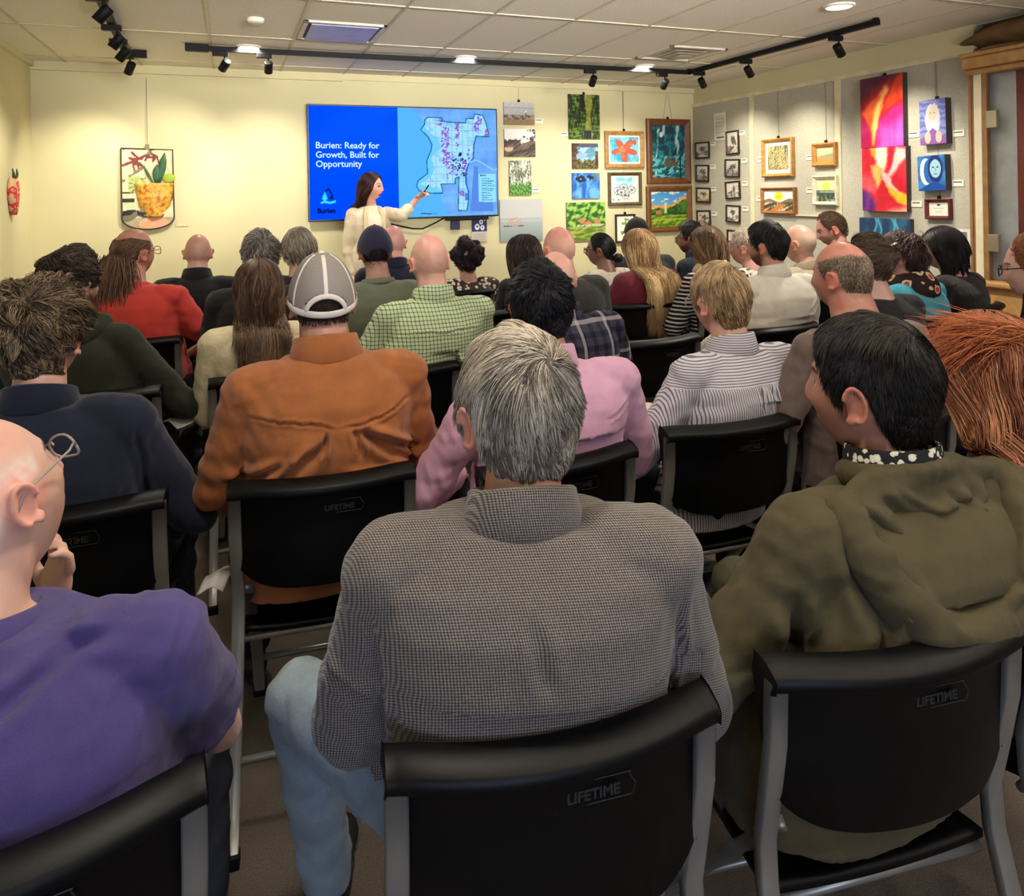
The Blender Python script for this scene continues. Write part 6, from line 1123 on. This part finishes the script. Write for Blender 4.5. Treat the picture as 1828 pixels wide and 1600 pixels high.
# ================================================================ THE PRESENTER
def presenter():
    top3 = atZ(660, 308, 6.25); rz = R(180+8); base = top3.copy(); hz = top3[2]-.118-.006; C7 = hz-.165
    root = empty('person', (base[0], base[1], 0), rz); tag(root, 'standing presenter in a cream cardigan pointing at the screen, long brown hair', 'person')
    # local frame: faces +Y (into the room), image right = local -X
    hd = Hd((0, .03, hz), R(52), R(0), R(0), 1.0)
    shz = C7-.07; C = []; d, Fc = sphere_dirs(60, 44); C.append((hd(headsurf(d)), Fc))
    for s in (-1, 1):
        Me = np.array(Matrix.Rotation(R(s*-22), 3, 'Z')); V, F2 = ellipsoid((s*.081, -.008, -.008), (.007, .018, .03), Me, 12, 8); C.append((hd(V), F2))
    C += [capsule((0, -.01, C7-.01), hd((0, -.018, -.055)), .056, .047, 16)]
    RGS = lambda o: [(0, 0, z, rx+o, ry+o) for z, rx, ry in ((.86, .165, .115), (.95, .17, .12), (1.03, .15, .105), (1.12, .13, .09), (1.22, .145, .1), (C7-.16, .165, .105), (C7-.08, .165, .085), (C7-.04, .12, .065), (C7, .07, .055))]
    C.append(rings(RGS(0)))
    # pointing arm (local -X): shoulder, elbow, wrist, hand
    def loc(u, v, z): q = atZ(u, v, z)-base; q[2] += 0; q = np.array([q[0], q[1], atZ(u, v, z)[2]]); c, s = math.cos(-rz), math.sin(-rz); return np.array([c*q[0]-s*q[1], s*q[0]+c*q[1], q[2]])
    shR = np.array([-.15, -.01, shz]); elR = loc(718, 385, 6.15); wrR = loc(745, 355, 6.2); elR2 = elR
    A1 = [shR, elR, wrR]; A2 = [np.array([.15, -.01, shz]), np.array([.2, -.03, shz-.27]), np.array([.19, .06, shz-.5])]
    C += limb(A1, [.045, .036, .024])+limb(A2, [.045, .036, .026])
    dn = loc(757, 344, 6.15)-wrR; C += handcomps(wrR, dn, (0, .2, -1.), .95, .75, 1, point=True); C += handcomps(A2[-1], (-.1, .1, -1), (-1, .3, 0), .95, .4, -1)
    for s in (-1, 1): C += limb([(s*.085, 0, .88), (s*.09, .01, .48), (s*.09, -.01, .09)], [.085, .055, .038]); C.append(capsule((s*.09, -.02, .045), (s*.1, .13, .03), .036, .026, 10))
    me = remesh(C, .006, 2); V = getV(me); hl = hd.inv(V); sk = srgb2lin(np.array((222, 165, 145))/255.); col = np.tile(sk, (len(V), 1)); inh = np.linalg.norm(hl/np.array([.1, .13, .13]), axis=1) < 1; f = inh & (hl[:, 1] > .04)
    col[f & (np.hypot(hl[:, 0]/.024, (hl[:, 2]+.071)/.012) < 1)] = (.32, .08, .07); col[f & (np.hypot(hl[:, 0]/.015, (hl[:, 2]+.071)/.005) < 1)] = (.05, .01, .01)
    col[f & (np.hypot((abs(hl[:, 0])-.033)/.017, (hl[:, 2]-.024)/.004) < 1)] = (.04, .02, .015); col[f & (np.hypot((abs(hl[:, 0])-.031)/.015, (hl[:, 2]-.002)/.007) < 1)] = (.08, .04, .03)
    setcol(me, col); link('body', me, SKIN(), root)
    longst = dict(col=[(48, 28, 26), (84, 52, 44)], mix=.4, L=.34, n=4200, wave=.1, t=.010, w=.11, r=.0016)
    longhair(root, hd, longst, True, 77, C7)
    CR = cloth((226, 208, 180), .04, .25, name='cream_cardigan'); C = [rings([(x, y-.0, z, rx, ry) for x, y, z, rx, ry in RGS(.014)])]; C += limb([A1[0], A1[1], A1[1]*.45+A1[2]*.55][:2]+[A1[1]*.6+A1[2]*.4], [.062, .056, .048])+limb(A2, [.062, .052, .042])
    me = remesh(C, .008, 3); V = getV(me); Nn = getN(me); setV(me, V+Nn*autofolds(V, Nn, 5, .005, C7, [A1, A2])[:, None]); g_ = link('cardigan', me, CR, root)
    C = [rings([(0, .012, z, rx-.055, ry+.012) for x, y, z, rx, ry in RGS(.004)[:-2]])]; me = remesh(C, .01, 2); link('blouse', me, cloth((236, 216, 194), .03, .2, name='blouse_peach'), root)
    for s in (-1, 1):
        V, Fc = tube([(s*.055, .06, C7-.01), (s*.075, .1, C7-.08), (s*.085, .128, C7-.2), (s*.09, .138, C7-.34), (s*.09, .135, C7-.5)], [.018, .022, .02, .018, .016], 10, ((0, 1, 0), .4)); finish('lapel', V, Fc, cloth((206, 188, 150), .04, .25, name='cardigan_edge'), g_)
    me = remesh([rings([(0, 0, .86, .175, .125), (0, 0, .95, .18, .13), (0, 0, 1.0, .17, .12)])]+limb([(-.085, 0, .88), (-.09, .01, .48), (-.09, -.01, .09)], [.098, .075, .06])+limb([(.085, 0, .88), (.09, .01, .48), (.09, -.01, .09)], [.098, .075, .06]), .012, 3); link('trousers', me, plain((40, 40, 52), .85, name='dark_trousers2'), root)
    for s in (-1, 1): me = remesh([capsule((s*.09, -.03, .04), (s*.1, .12, .035), .042, .034, 12), ellipsoid((s*.095, .05, .01), (.042, .14, .011))], .008, 2); link('shoe', me, plain((60, 45, 38), .5, name='shoe_brown'), root)
    c0 = wrR+dn/np.linalg.norm(dn)*.09; dd = dn/np.linalg.norm(dn)
    cl_ = tag(empty('presentation_clicker', tuple(0*c0)), 'tiny dark pointer held in the hand of the presenter', 'pointer'); cl_.location = (base[0], base[1], 0); cl_.rotation_euler = (0, 0, rz)
    finish('pointer_body', *tube([c0+dd*.0+(0, .01, .01), c0+dd*.07+(0, .01, .03)], [.007, .006], 10), BLKM(), cl_)
presenter()
# papers on laps
def paper_sheet(x, y, z, rz, label, w_=.21, h_=.28, tx=0):
    U, Vv = np.meshgrid(np.linspace(-.5, .5, 9), np.linspace(-.5, .5, 11)); P = np.stack([U.ravel()*w_, Vv.ravel()*h_, .01*np.sin(U.ravel()*5+1)+.008*np.cos(Vv.ravel()*6)], 1); i, j = np.meshgrid(np.arange(8), np.arange(10)); a = (j*9+i).ravel()
    o = tag(finish('handout_sheet', P, np.stack([a, a+1, a+10, a+9], 1), plain((228, 220, 212), .7, .2, name='paper_white')), label, 'paper'); so = o.modifiers.new('s', 'SOLIDIFY'); so.thickness = .0015; o.location = (x, y, z); o.rotation_euler = (R(tx), 0, rz)
q = onH(1142, 735, .66); paper_sheet(q[0], q[1], .665, R(20), 'white printed handout on the lap left of the grey striped shirt')
q = onH(388, 1030, .5); paper_sheet(q[0], q[1], .5, R(-20), 'white handout between the navy blazer and the orange shirt', .07, .11)
q = onH(345, 740, .66); paper_sheet(q[0], q[1], .66, R(30), 'white pad on the lap of the person in the dark green sweatshirt', .2, .14)
